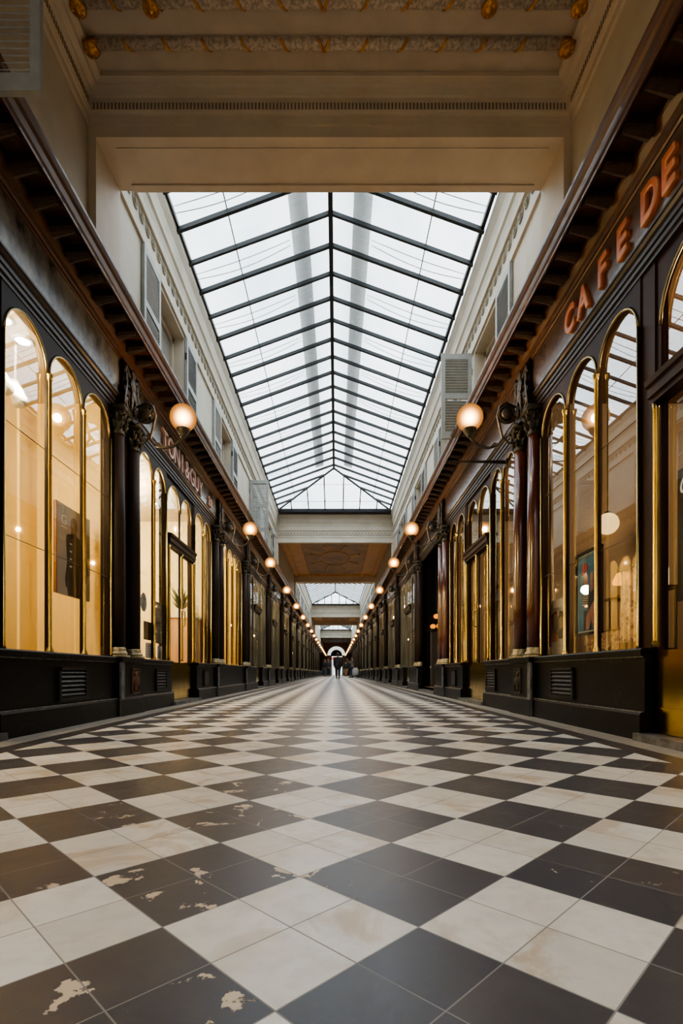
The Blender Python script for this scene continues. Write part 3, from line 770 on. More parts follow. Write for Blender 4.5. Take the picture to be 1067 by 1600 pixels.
def ornament_proto():
    r = thing('carved_ornament', '', 'ornament', (0, 0, 0))     # +x points into the passage, origin at wall, z=2.84
    c = MB(); c.box(-.05, .05, -.19, .19, 0, .20); c.box(-.05, .062, -.205, .205, .19, .23); c.box(-.05, .03, -.17, .17, .23, .50)
    c.build('console_block', M['mahog_l'], r, world=False)
    o = MB()
    for f in (-1, 1):
        o.tube(spiral((.10, f * .10, .12), .085, 1.6, 0, f), [.016] * 20 + [.012] * 7, 6)
        o.tube(spiral((.09, f * .09, .34), .07, 1.4, 0, f, a0=PI), .013, 6)
        o.tube([(.09, f * .17, .03), (.12, f * .19, .12), (.12, f * .16, .22), (.10, f * .12, .30), (.09, f * .15, .40), (.07, f * .12, .48)], [.012, .02, .02, .017, .02, .008], 6)
    o.v = [(.02 + x * .35, y, z) for x, y, z in o.v]
    o.build('scrollwork', M['bronze'], r, True, world=False)
    t = MB()      # little winged figure between the scrolls
    t.ball((.13, 0, .43), .045, 12); t.ball((.12, 0, .33), .055, 10, (.9, 1, 1.4)); t.ball((.13, 0, .23), .05, 10, (1, 1.1, 1.2))
    for f in (-1, 1):
        t.tube([(.13, f * .04, .36), (.16, f * .08, .30), (.17, f * .05, .24)], [.02, .018, .014], 6)
        t.tube([(.12, f * .03, .22), (.16, f * .05, .14), (.13, f * .05, .04)], [.028, .022, .015], 6)
        t.tube([(.10, f * .05, .37), (.09, f * .13, .44), (.08, f * .17, .36)], [.02, .03, .006], 6)
    t.v = [(.028 + x * .30, y * 1.1, z) for x, y, z in t.v]
    t.build('figure', M['bronze'], r, True, world=False)
    return r
def lamp_proto():
    r = thing('globe_lamp', '', 'lamp', (0, 0, 0))        # +x into the passage, origin on the wall at globe-centre height
    g = MB(); g.ball((.59, 0, 0), .126, 28); g.build('globe', M['globe'], r, True, world=False)
    c = MB(); c.lathe([(.018, -.19), (.028, -.185), (.026, -.17), (.045, -.15), (.062, -.125), (.064, -.105), (.072, -.10), (.072, -.088), (.05, -.088)], (.59, 0, 0), 20); c.build('cup', M['bronze'], r, True, world=False)
    a = MB(); a.tube([(.145, 0, .10), (.24, 0, .14), (.30, 0, .11), (.325, 0, .02), (.30, 0, -.10), (.275, 0, -.20), (.33, 0, -.265), (.41, 0, -.29), (.49, 0, -.275), (.545, 0, -.235), (.578, 0, -.20), (.59, 0, -.17)], [.012, .013, .013, .013, .013, .014, .014, .014, .014, .014, .014, .018], 10)
    a.tube([(.27, 0, -.18), (.22, 0, -.24), (.17, 0, -.245), (.14, 0, -.22)], [.011, .011, .009, .008], 8)
    a.tube([(.40, 0, -.288), (.36, 0, -.245), (.32, 0, -.25), (.325, 0, -.275)], [.01, .009, .008, .006], 8)
    a.build('bracket_arm', M['bronze'], r, True, world=False)
    m_ = MB(); m_.torus((.235, 0, .03), .075, .017, 'y', n=20); m_.lathe([(.045, -.03), (.055, -.02), (.055, .02), (.045, .03)], (.235, 0, .03), 16, 'y')
    for q in range(10):
        an = q * PI / 5; m_.ball((.235 + .062 * math.cos(an), -.012, .03 + .062 * math.sin(an)), .014, 6)
    m_.lathe([(.05, 0), (.045, .012), (.03, .02), (.02, .04)], (.132, 0, .03), 14, 'x')
    m_.build('rosette', M['bronze'], r, True, world=False)
    return r
colL = colR = orn = lam = None
near_k = {}
for bi, p in enumerate(PIERS):
    if p < -4: continue
    k = bi - 5           # 0 = nearest in view
    for s in (-1, 1):
        nm = SIDE[s]
        rz = 0 if s < 0 else PI
        for t, off in (('near', -.18), ('far', .19)):
            wood = 'dark brown' if s < 0 or k > 2 else 'red mahogany'
            if k < 0: lab = '%s column, %s of the pair on the %s pier %s the camera' % (wood, 'nearer' if t == 'near' else 'farther', nm, 'just behind' if k == -1 else 'farther behind')
            else: lab = '%s column, %s of the pair under the %s globe lamp of the %s wall' % (wood, 'nearer' if t == 'near' else 'farther', ORD[k], nm)
            lab = lab.replace('nearer', 'nearer')
            loc = (s * (W[s] - .035), p + off, ZBASE)
            red = s > 0 and k <= 1
            if red:
                if colR is None: colR = column_proto(M['mahog_r'], lab); colR.location = loc; c = colR
                else: c = dup(colR, loc, 0, lab)
            else:
                if colL is None: colL = column_proto(M['mahog_l'], lab); colL.location = loc; c = colL
                else: c = dup(colL, loc, 0, lab)
            c['group'] = 'columns along the %s shopfronts' % nm
        where = 'and scrolls behind the %s globe lamp of the %s wall' % (ORD[k], nm) if k >= 0 else 'on the %s pier %s the camera' % (nm, 'just behind' if k == -1 else 'farther behind')
        lab = 'carved bronze figure %s' % where
        loc = (s * (W[s] - .05), p, 2.82)
        if orn is None: orn = ornament_proto(); orn.location = loc; orn.rotation_euler = (0, 0, rz); orn['label'] = lab; orn['group'] = 'carved ornaments on the piers'
        else: dup(orn, loc, rz, lab)
        lab = 'lit globe lamp on bronze bracket, %s from the camera, %s wall' % (ORD[k] if k >= 0 else ('just behind' if k == -1 else 'farther behind'), nm)
        loc = (s * W[s], p, 2.84)
        loc = (s * W[s], p, 2.845)
        if p < 46: plight((s * (W[s] - .59), p, 2.845), 10.0 if p > 4 else 6.0, (1, .64, .34), .04)
        if lam is None: lam = lamp_proto(); lam.location = loc; lam.rotation_euler = (0, 0, rz); lam['label'] = lab; lam['group'] = 'globe lamps along the walls'
        else: dup(lam, loc, rz, lab)
        # stone pier plinth under the columns
    for s in (-1, 1):
        mb = MB()
        mb.profile([(-.02, 0), (.115, 0), (.115, .15), (.105, .17), (.10, .17), (.10, .49), (.125, .5), (.125, .54), (-.02, .545)], p - .27, p + .29, P(s))
        o = struct('baseboard_pier_' + SIDE[s], mb, M['black'])
        g = MB(); wbox(g, s, .095, .113, p - .275, p - .20, .0, .495); g.build('worn_edge_strip', M['grey_stone'], o)
# pier relief panels
for s in (-1, 1):
    p = 4.95
    r = thing('relief_panel', 'rust-coloured carved relief panel on the black base below the %s globe lamp' % ('left' if s < 0 else 'right nearest'), 'ornament', (s * (W[s] - .10), p + .08, .2), 0 if s < 0 else PI)
    mt = pm('rust_relief_' + SIDE[s], (.17, .075, .045) if s < 0 else (.045, .034, .026), None, 20, .5)
    f = MB(); f.box(0, .012, -.09, -.078, 0, .24); f.box(0, .012, .078, .09, 0, .24); f.box(0, .012, -.09, .09, 0, .012); f.box(0, .012, -.09, .09, .228, .24)
    f.build('border', mt, r, world=False)
    u = MB(); u.lathe([(.012, 0), (.03, .006), (.012, .03), (.034, .07), (.038, .12), (.02, .15), (.03, .165), (.01, .18), (.004, .21)], (.002, 0, .02), 12)
    for f_ in (-1, 1):
        u.tube([(.006, f_ * .03, .16), (.008, f_ * .06, .14), (.008, f_ * .055, .09), (.006, f_ * .03, .08)], .006, 6)
        u.tube([(.006, f_ * .02, .2), (.008, f_ * .055, .21), (.008, f_ * .06, .185)], .006, 6)
    u.build('urn', mt, r, True, world=False)

# ------------------------------------------------------------------ vent grilles in the stone base
def vent(s, yc, wd, label):
    r = thing('vent_grille', label, 'vent', (s * (W[s] - .06), yc, .205), 0 if s < 0 else PI, 'vent grilles in the black stone base')
    f = MB(); h = .235
    f.box(-.01, .018, -wd / 2, -wd / 2 + .025, 0, h); f.box(-.01, .018, wd / 2 - .025, wd / 2, 0, h)
    f.box(-.01, .018, -wd / 2, wd / 2, h - .022, h); f.box(-.01, .024, -wd / 2 - .01, wd / 2 + .01, -.01, .016)
    f.build('frame', M['iron'], r, world=False)
    l = MB(); l.box(-.005, .001, -wd / 2, wd / 2, 0, h)
    l.build('backing', M['slot'], r, world=False)
    l = MB()
    for k in range(6):
        z = .022 + k * .033
        l.add([(.002, -wd / 2 + .02, z + .022), (.002, wd / 2 - .02, z + .022), (.016, wd / 2 - .02, z), (.016, -wd / 2 + .02, z), (.002, -wd / 2 + .02, z + .028), (.002, wd / 2 - .02, z + .028), (.016, wd / 2 - .02, z + .006), (.016, -wd / 2 + .02, z + .006)],
              [(0, 1, 2, 3), (4, 5, 6, 7), (2, 3, 7, 6), (0, 1, 5, 4)])
    l.build('louvre', M['iron'], r, world=False)
    return r
vent(-1, 3.91, .42, 'iron vent grille in the black base under the bright left shop window')
vent(-1, 5.88, .36, 'iron vent grille in the left base just beyond the rust relief panel')
vent(-1, 7.95, .36, 'iron vent grille in the left base beyond the brass-bottomed door')
vent(1, 4.13, .42, 'iron vent grille in the black base under the poster window on the right')
vent(1, 6.02, .36, 'iron vent grille in the right base beyond the columns, before the brass door')
vent(1, 7.98, .36, 'iron vent grille in the right base beyond the farther brass door')

# ------------------------------------------------------------------ lettering
def letters(root, text, s, ycs, z0, h, mat, edge, d, narrow=1.0, ext=.012, bev=.005, off=.0):
    for ch, yc in zip(text, ycs):
        cu = bpy.data.curves.new('letter', 'FONT'); cu.body = ch; cu.size = 1; cu.align_x = 'CENTER'
        cu.extrude = ext / h * .7; cu.bevel_depth = bev / h * .7; cu.offset = off; cu.bevel_resolution = 1
        tmp = bpy.data.objects.new('tmp', cu); col.objects.link(tmp)
        dg = bpy.context.evaluated_depsgraph_get(); me = bpy.data.meshes.new_from_object(tmp.evaluated_get(dg))
        bpy.data.objects.remove(tmp)
        xs = [v.co.x for v in me.vertices]; ys = [v.co.y for v in me.vertices]
        if not xs: continue
        k = h / .73; mx = (min(xs) + max(xs)) / 2
        for v in me.vertices:
            x, y_, z = (v.co.x - mx) * k * narrow, v.co.y * k, v.co.z * k
            v.co = (s * (W[s] - d - z), yc + (x if s < 0 else -x), z0 + y_)
        o = bpy.data.objects.new('letter', me); col.objects.link(o); o.parent = root; o.location = -Vector(root.location)
        me.materials.clear(); me.materials.append(mat); me.materials.append(edge)
        for p in me.polygons:
            if .25 < abs(p.normal.x) < .95: p.material_index = 1
r = thing('shop_sign', 'raised orange letters CAFE DE on the mauve frieze at the upper right', 'sign', (W[1] - .01, 3.5, 3.1))
letters(r, 'CAFEDE', 1, [3.975, 3.76, 3.486, 3.245, 2.96, 2.79], 3.03, .20, M['letter_orange'], M['letter_edge'], .062, .85, off=.006, bev=.008)
r = thing('shop_sign', 'raised pinkish letters TONI&GUY on the frieze over the second left shopfront', 'sign', (-W[-1] + .01, 7, 3.05))
letters(r, 'TONI&GUY', -1, [5.98 + .224 * k for k in range(8)], 2.985, .235, M['letter_pink'], pm('letter_brown_side', (.16, .07, .04), None, 9, .5), .064, 1.0, off=.005)
r = thing('number_sign', 'small house number at the far end of the left sign frieze', 'sign', (-W[-1] + .01, 8.3, 3.1))
letters(r, '28', -1, [8.07, 8.20], 3.02, .14, M['letter_pink'], M['letter_pink'], .062)

# ------------------------------------------------------------------ shop rooms
def room(s, y0, y1, depth, wallm, ceilm, z1=2.97, floor_z=.10):
    f = P(s); d0, d1 = -.085, -depth; y0 += .02; y1 -= .02
    mb = MB()
    mb.quad(f(d1, y0, 0), f(d1, y1, 0), f(d1, y1, z1), f(d1, y0, z1))
    mb.quad(f(d0, y0, 0), f(d1, y0, 0), f(d1, y0, z1), f(d0, y0, z1)); mb.quad(f(d0, y1, 0), f(d1, y1, 0), f(d1, y1, z1), f(d0, y1, z1))
    struct('wall_shop_' + SIDE[s], mb, wallm)
    mb = MB(); mb.quad(f(d0 + .02, y0, z1), f(d1, y0, z1), f(d1, y1, z1), f(d0 + .02, y1, z1)); struct('ceiling_shop', mb, ceilm)
    mb = MB(); mb.quad(f(d0 + .08, y0, floor_z), f(d1, y0, floor_z), f(d1, y1, floor_z), f(d0 + .08, y1, floor_z)); struct('floor_shop', mb, M['room_floor'])
def slight(loc, to, e, c=(1, .74, .42), size=1.2, r=.05):
    l = bpy.data.lights.new('spot', 'SPOT'); l.energy = e; l.color = c; l.spot_size = size; l.spot_blend = .8; l.shadow_soft_size = r
    o = bpy.data.objects.new('spot', l); col.objects.link(o); o.location = loc
    o.rotation_euler = (Vector(to) - Vector(loc)).to_track_quat('-Z', 'Y').to_euler()
for bi in range(len(PIERS)):
    p0 = PIERS[bi]; p1 = PIERS[bi + 1] if bi + 1 < len(PIERS) else YEND
    for s in (-1, 1):
        wm, cm, dp, e = M['dim_room'], M['white_ceiling'], 1.3, 22.0
        if s < 0:
            if abs(p0 - 1.15) < .01: wm, cm, dp, e = M['cream_room'], M['white_ceiling'], .80, 55
            elif abs(p0 - 4.95) < .01: wm, cm, dp, e = M['yellow_room'], M['white_ceiling'], 2.2, 120
            elif abs(p0 - 8.8) < .01: wm, cm, dp, e = M['cream_room'], M['white_ceiling'], 1.2, 40
            elif p0 < 1: wm, cm, dp, e = M['cream_room'], M['white_ceiling'], 1.2, 14
            else: e = 24
        else:
            if abs(p0 - 1.15) < .01: wm, cm, dp, e = M['tan_room'], M['brown_room'], 2.4, 24
            elif abs(p0 - 4.95) < .01: wm, cm, dp, e = M['tan_room'], M['brown_room'], 2.4, 20
            elif abs(p0 - 8.8) < .01: wm, cm, dp, e = M['dim_room'], M['dim_room'], 2.0, 2
            elif p0 < 1: wm, cm, dp, e = M['tan_room'], M['brown_room'], 1.6, 5
        room(s, p0, p1, dp, wm, cm)
        if p0 > -7 and p0 < 60:
            x = s * (W[s] + min(dp * .5, 1.0))
            plight((x, (p0 + p1) / 2, 2.55), e, (1, .80, .47) if s < 0 else (1, .74, .46))

# recessed round downlights
def downlight(loc, label, r0=.055):
    r = thing('downlight', label, 'light', loc)
    a = MB(); a.lathe([(r0 * 1.35, 0), (r0 * 1.35, -.012), (r0, -.016), (r0, -.002)], (0, 0, 0), 18); a.build('trim_ring', M['white'], r, True, world=False)
    b = MB(); b.lathe([(r0 * .95, -.003), (r0 * .9, -.012), (.002, -.014)], (0, 0, 0), 16); b.build('lens', M['spot'], r, world=False)
downlight((-2.42, 3.74, 2.97), 'bright round ceiling downlight at the left edge, nearer of the two')
downlight((-2.42, 3.98, 2.97), 'bright round ceiling downlight behind the left shop arch, farther of the two')
for y, t in ((4.02, 'farther'), (3.84, 'nearer')):
    r = thing('track_spotlight', 'white cylindrical track spotlight hanging in the bright left shop window, %s of two' % t, 'spotlight', (-2.50, y, 2.52))
    a = MB(); a.tube([(-.03, 0, .14), (.04, 0, -.02)], [.05, .062], 16); a.build('housing', M['white'], r, True, world=False)
    b = MB(); b.tube([(0, 0, .10), (0, 0, .45)], .009, 8); b.build('stem', M['white'], r, world=False)
slight((-2.32, 3.9, 2.7), (-2.86, 3.9, 1.95), 42, (1, .80, .50), 1.6)
slight((-2.40, 3.1, 2.7), (-2.86, 3.0, 1.7), 25, (1, .76, .45), 1.8)
# pilaster-like seam on the backdrop
sm = MB(); sm.box(-2.86, -2.835, 4.62, 4.76, .1, 2.97); struct('trim_shop_seam', sm, M['cream_room'])

# second left shop: reception desk, lamps
r = thing('reception_desk', 'tan panelled reception desk inside the second left shop', 'desk', (-2.52, 8.36, .1))
b = MB(); b.box(-.28, .3, -.30, .34, 0, 1.16); b.build('front_panel', M['tan_desk'], r, world=False)
b = MB(); b.box(-.32, .33, -.33, .36, 1.16, 1.19); b.build('counter_top', M['white'], r, world=False)
r = thing('potted_plant', 'small leafy plant standing on the reception desk', 'plant', (-2.5, 8.3, 1.29))
b = MB(); b.lathe([(.05, 0), (.07, .13), (.065, .13)], (0, 0, 0), 14); b.build('pot', M['white'], r, True, world=False)
b = MB()
for q in range(22):
    a = q * 2.4; h = .25 + .3 * (q % 5) / 5
    b.tube([(0, 0, .12), (.08 * math.cos(a), .08 * math.sin(a), h * .7), (.16 * math.cos(a), .16 * math.sin(a), h)], [.006, .02, .002], 5)
b.build('leaves', pm('plant_leaf', (.05, .08, .03), None, 9, .5), r, True, world=False)
for k, (y, z) in enumerate(((5.75, 2.96), (6.7, 2.96), (7.8, 2.96))):
    downlight((-2.75, y, 2.97), '%s ceiling downlight inside the second left shop' % ['nearest', 'middle', 'farthest'][k], .045)
for k, y in enumerate((9.5, 10.1, 10.7)):
    downlight((-2.6, y, 2.97), '%s ceiling downlight in the four-arched left shop window' % ['nearest', 'middle', 'farthest'][k], .045)

# ------------------------------------------------------------------ posters and papers
def flat(s, poly, d, mat, name, root, t=.003):       # poly in (y, z)
    mb = MB(); n = len(poly)
    vs = [P(s)(d, y, z) for y, z in poly] + [P(s)(d - t, y, z) for y, z in poly]
    mb.add(vs, [tuple(range(n)), tuple(range(n, 2 * n))[::-1]] + [(i, (i + 1) % n, n + (i + 1) % n, n + i) for i in range(n)])
    return mb.build(name, mat, root)
def rect(y0, y1, z0, z1): return [(y0, z0), (y1, z0), (y1, z1), (y0, z1)]
def cm(name, c, c2=None): return pm(name, c, c2, 8, .45)
def text_on(root, txt, s, yc, z0, h, d, mat, name='lettering', shear=0, narrow=1.0):
    cu = bpy.data.curves.new('t', 'FONT'); cu.body = txt; cu.align_x = 'CENTER'; cu.extrude = .002; cu.shear = shear
    tmp = bpy.data.objects.new('tmp', cu); col.objects.link(tmp)
    dg = bpy.context.evaluated_depsgraph_get(); me = bpy.data.meshes.new_from_object(tmp.evaluated_get(dg)); bpy.data.objects.remove(tmp)
    k = h / .73
    for v in me.vertices:
        x, y_, z = v.co.x * k * narrow, v.co.y * k, v.co.z
        v.co = (s * (W[s] - d - z), yc + (x if s < 0 else -x), z0 + y_)
    me.materials.clear(); me.materials.append(mat)
    o = bpy.data.objects.new(name, me); col.objects.link(o); o.parent = root; o.location = -Vector(root.location); return o

r = thing('poster', 'grey fashion poster with a dark-jacketed figure hanging in the bright left shop window', 'poster', (-2.30, 4.52, 1.06))
b = MB(); wbox(b, -1, -.26, -.238, 4.24, 4.81, 1.06, 1.82); b.build('panel', [cm('poster_grey', (.46, .40, .34), (.40, .35, .30))], r)
b = MB(); wbox(b, -1, -.262, -.237, 4.232, 4.243, 1.06, 1.82); b.build('panel_edge', cm('poster_brown_edge', (.20, .08, .03)), r)
dk = cm('poster_dark_print', (.07, .05, .04), (.045, .033, .027)); mid = cm('poster_brown_print', (.22, .14, .10)); pale = cm('poster_pale_print', (.85, .80, .72))
flat(-1, [(4.42, 1.06), (4.40, 1.13), (4.38, 1.13), (4.37, 1.20), (4.40, 1.34), (4.395, 1.42), (4.385, 1.54), (4.40, 1.58), (4.47, 1.60), (4.475, 1.63), (4.55, 1.63), (4.555, 1.60), (4.66, 1.575), (4.70, 1.50), (4.76, 1.37), (4.78, 1.30), (4.75, 1.22), (4.70, 1.19), (4.66, 1.21), (4.62, 1.06)], -.236, dk, 'printed_figure', r)
flat(-1, [(4.515 + .055 * math.cos(q * PI / 8), 1.68 + .07 * math.sin(q * PI / 8)) for q in range(16)], -.2355, mid, 'printed_head', r)
for k in range(4):
    flat(-1, rect(4.44, 4.475, 1.31 + k * .065, 1.322 + k * .065), -.233, pale, 'printed_button', r)
text_on(r, 'T', -1, 4.33, 1.745, .05, -.235, pale, 'printed_letter'); text_on(r, 'G', -1, 4.345, 1.65, .085, -.235, pale, 'printed_letter')
flat(-1, rect(4.30, 4.40, 1.625, 1.634), -.235, pale, 'printed_line', r)

r = thing('window_sign', 'round grey-blue sign on the second left shop window beside the column', 'sign', (-2.11, 5.56, 1.16))
flat(-1, [(5.56 + .09 * math.cos(q * PI / 12), 1.16 + .10 * math.sin(q * PI / 12)) for q in range(24)], -.0158, cm('sticker_blue_grey', (.25, .27, .30)), 'disc', r)
flat(-1, [(5.56 + .06 * math.cos(q * PI / 12), 1.16 + .07 * math.sin(q * PI / 12)) for q in range(24)], -.0146, cm('sticker_inner', (.16, .18, .21)), 'disc_print', r)
r = thing('poster', 'tall black notice board on the second left window, left of the door', 'poster', (-2.11, 6.05, .75))
flat(-1, rect(5.93, 6.19, .74, 1.22), -.0158, cm('notice_black', (.02, .022, .02), (.03, .032, .03)), 'board', r)
for z in (.87, .96, 1.05): flat(-1, rect(5.95, 6.17, z, z + .005), -.0146, cm('notice_line', (.20, .20, .18)), 'printed_line', r)
flat(-1, rect(5.96, 6.10, 1.15, 1.19), -.0146, bpy.data.materials['notice_line'], 'printed_block', r)
r = thing('poster', 'small dark brown notice low on the second left window beside the column', 'poster', (-2.11, 5.68, .76))
flat(-1, rect(5.56, 5.84, .76, .96), -.0158, cm('notice_brown', (.05, .025, .015)), 'board', r)
r = thing('paper_notice', 'white paper sheet at the foot of the second left window, nearer one', 'paper', (-2.11, 5.7, .56))
flat(-1, rect(5.62, 5.86, .56, .73), -.0158, cm('paper_white', (.55, .55, .58)), 'sheet', r)
for k in range(4): flat(-1, rect(5.66, 5.82, .60 + k * .03, .606 + k * .03), -.0146, cm('paper_text', (.25, .27, .35)), 'printed_line', r)
r = thing('paper_notice', 'small grey-blue leaflet at the foot of the second left window, farther one', 'paper', (-2.11, 6.1, .56))
flat(-1, rect(5.99, 6.15, .56, .71), -.0158, cm('leaflet_blue', (.30, .34, .36)), 'sheet', r)
flat(-1, [(6.04, .57), (6.10, .57), (6.10, .64), (6.07, .67), (6.04, .62)], -.0146, dk, 'printed_figure', r)

# cafe posters
r = thing('poster', 'white art poster with red, orange and purple shapes standing in the right window', 'poster', (1.99, 4.62, .55))
flat(1, rect(4.43, 4.80, .55, 1.06), -.12, cm('poster_white', (.80, .77, .70)), 'sheet', r, .006)
sh_ = [('print_red', (.45, .05, .03), [(4.76, .68), (4.77, .93), (4.66, .96), (4.62, .88), (4.68, .80), (4.70, .68)]),
       ('print_orange', (.62, .20, .04), [(4.74, .68), (4.64, .68), (4.62, .76), (4.68, .80), (4.73, .76)]),
       ('print_purple', (.12, .06, .14), [(4.72, .78), (4.70, .90), (4.64, .93), (4.62, .80), (4.66, .74)]),
       ('print_olive', (.16, .15, .08), [(4.61, .70), (4.63, .86), (4.58, .95), (4.50, .93), (4.48, .80), (4.52, .70)]),
       ('print_sand', (.55, .42, .26), [(4.59, .78), (4.60, .88), (4.54, .90), (4.52, .80)])]
for k, (n_, c, pl) in enumerate(sh_): flat(1, pl, -.117 + k * .0012, cm(n_, c), 'printed_shape', r, .001)
r = thing('poster', 'framed blue poster of a figure in red hat and striped top, right window', 'poster', (1.99, 4.08, .72))
for nm_, y0, y1, z0, z1 in (('bar', 3.88, 3.90, .70, 1.37), ('bar', 4.27, 4.29, .70, 1.37), ('bar', 3.88, 4.29, .70, .72), ('bar', 3.88, 4.29, 1.35, 1.37)):
    b = MB(); wbox(b, 1, -.14, -.11, y0, y1, z0, z1); b.build('frame_bar', M['slot'], r)
flat(1, rect(3.90, 4.27, .72, 1.35), -.128, cm('poster_pale_border', (.6, .68, .70)), 'sheet', r, .004)
flat(1, rect(3.915, 4.25, .735, 1.335), -.126, cm('poster_blue', (.025, .23, .40), (.022, .19, .33)), 'blue_field', r, .001)
fig = [('print_skin', (.52, .24, .18), [(4.16, 1.12), (4.15, 1.20), (4.11, 1.21), (4.10, 1.10), (4.12, 1.05)]), ('print_hat', (.50, .03, .05), [(4.19, 1.18), (4.19, 1.25), (4.15, 1.285), (4.10, 1.27), (4.09, 1.22), (4.14, 1.21), (4.15, 1.18)]),
       ('print_navy', (.012, .03, .06), [(4.18, 1.0), (4.17, 1.10), (4.12, 1.08), (4.04, 1.03), (4.02, 1.10), (3.98, 1.12), (3.96, 1.0), (4.04, .93), (4.08, .90), (4.15, .92)]),
       ('print_skin', None, [(4.04, 1.03), (4.04, 1.18), (4.0, 1.19), (4.0, 1.05)]), ('print_skin', None, [(4.12, .74), (4.11, .84), (4.08, .87), (4.0, .95), (3.94, .96), (3.95, .80), (4.0, .74), (4.03, .82), (4.06, .74)]),
       ('print_navy', None, [(4.15, .74), (4.15, .90), (4.09, .89), (4.12, .82), (4.12, .74)])]
for k, (n_, c, pl) in enumerate(fig):
    m_ = bpy.data.materials.get(n_) or cm(n_, c)
    flat(1, pl, -.124 + k * .0012, m_, 'printed_shape', r, .001)
for k in range(8): flat(1, [(4.17 - k * .004, .94 + k * .019), (4.17 - k * .004, .949 + k * .019), (4.08 - k * .003, .94 + k * .017), (4.08 - k * .003, .931 + k * .017)], -.115, cm('print_cream', (.6, .52, .36)) if k == 0 else bpy.data.materials['print_cream'], 'printed_stripe', r, .001)

# lace valances
def lace_mat():
    m, n, out = nt('lace')
    v = objco(n, (1, 1, 1)); vo = N(n, 'ShaderNodeTexVoronoi', Scale=26.0); n.links.new(v, vo.inputs['Vector'])
    f = math_n(n, 'ADD', math_n(n, 'MULTIPLY', ramp(n, vo.outputs['Distance'], .25, .5), .5), math_n(n, 'MULTIPLY', ramp(n, noise(n, 9, 5, .6, v), .45, .6), .35))
    t = N(n, 'ShaderNodeBsdfTransparent'); d = N(n, 'ShaderNodeBsdfDiffuse'); d.inputs[0].default_value = (.62, .52, .36, 1)
    tl = N(n, 'ShaderNodeBsdfTranslucent'); tl.inputs[0].default_value = (.62, .50, .34, 1)
    a = n.nodes.new('ShaderNodeAddShader'); n.links.new(d.outputs[0], a.inputs[0]); n.links.new(tl.outputs[0], a.inputs[1])
    mx = n.nodes.new('ShaderNodeMixShader'); n.links.new(math_n(n, 'ADD', f, .18, True), mx.inputs[0]); n.links.new(t.outputs[0], mx.inputs[1]); n.links.new(a.outputs[0], mx.inputs[2])
    n.links.new(mx.outputs[0], out.inputs[0]); return m
LACE = lace_mat()
def lace(y0, y1, z1, z0, d, label):
    mb = MB(); n = 60; rows = 10; vs = []; fs = []
    for i in range(n + 1):
        t = i / n; y = y0 + (y1 - y0) * t
        zb = z0 - .05 * abs(math.sin(t * PI * 4))
        for j in range(rows + 1):
            q = j / rows; vs.append(P(1)(d + .014 * math.sin(t * PI * 14) * (.4 + .6 * q), y, z1 + (zb - z1) * q))
    for i in range(n):
        for j in range(rows): fs.append((i * (rows + 1) + j, (i + 1) * (rows + 1) + j, (i + 1) * (rows + 1) + j + 1, i * (rows + 1) + j + 1))
    mb.add(vs, fs); r = thing('lace_curtain', label, 'curtain', P(1)(d, (y0 + y1) / 2, z0)); mb.build('lace', LACE, r, True)
    b = MB(); b.tube([P(1)(d, y0 - .01, z1), P(1)(d, y1 + .01, z1)], .006, 8); b.build('curtain_rod', M['brass_dull'], r)
lace(3.22, 3.68, 1.12, .66, -.16, 'cream lace half curtain with scalloped hem in the nearest right window light')
lace(3.75, 4.30, .72, .62, -.20, 'short strip of cream lace below the framed blue poster')
# glasses and amber lamp on a shelf behind the lace
r = thing('wall_shelf', 'narrow shelf of bottles behind the lace in the right window', 'shelf', (2.42, 4.05, 1.04))
b = MB(); b.box(2.34, 2.52, 3.75, 4.5, 1.02, 1.04); b.build('board', M['mahog_dark'], r)
b = MB(); b.tube([(2.36, 3.8, 1.02), (2.36, 3.8, .10)], .01, 6); b.tube([(2.36, 4.45, 1.02), (2.36, 4.45, .10)], .01, 6); b.tube([(2.5, 3.8, 1.02), (2.5, 3.8, .10)], .01, 6); b.tube([(2.5, 4.45, 1.02), (2.5, 4.45, .10)], .01, 6); b.build('upright', M['iron'], r)
BOT = pm('glowing_bottle_glass', (.70, .60, .42), (.55, .42, .24), 20, .15, emis=(1, .8, .5, .35))  # light on the bottles is put into the glass as a faint glow
bot = None
for k in range(6):
    y = 3.82 + k * .07; loc = (2.43, y, 1.04)
    lab = 'pale glowing bottle, %s along the shelf behind the lace' % ORD[k]
    if bot is None:
        bot = thing('bottle', lab, 'bottle', loc, 0, 'bottles on the cafe shelf')
        b = MB(); b.lathe([(.026, 0), (.029, .02), (.029, .13), (.011, .175), (.011, .22), (.013, .222), (.013, .235)], (0, 0, 0), 14); b.build('glass_body', BOT, bot, True, world=False)
        b = MB(); b.lathe([(.010, .235), (.011, .25)], (0, 0, 0), 10); b.build('stopper', M['brass_dull'], bot, True, world=False)
    else: dup(bot, loc, 0, lab)
r = thing('table_lamp', 'small amber lamp at the end of the bottle shelf', 'lamp', (2.43, 4.38, 1.04))
b = MB(); b.lathe([(.04, 0), (.035, .012), (.008, .03), (.008, .12)], (0, 0, 0), 14); b.build('base', M['brass_dull'], r, True, world=False)
AMB = emi('amber_shade', (1, .42, .05), .8)
b = MB(); b.lathe([(.075, .11), (.08, .13), (.05, .20), (.02, .215)], (0, 0, 0), 18); b.build('lamp_shade', AMB, r, True, world=False)
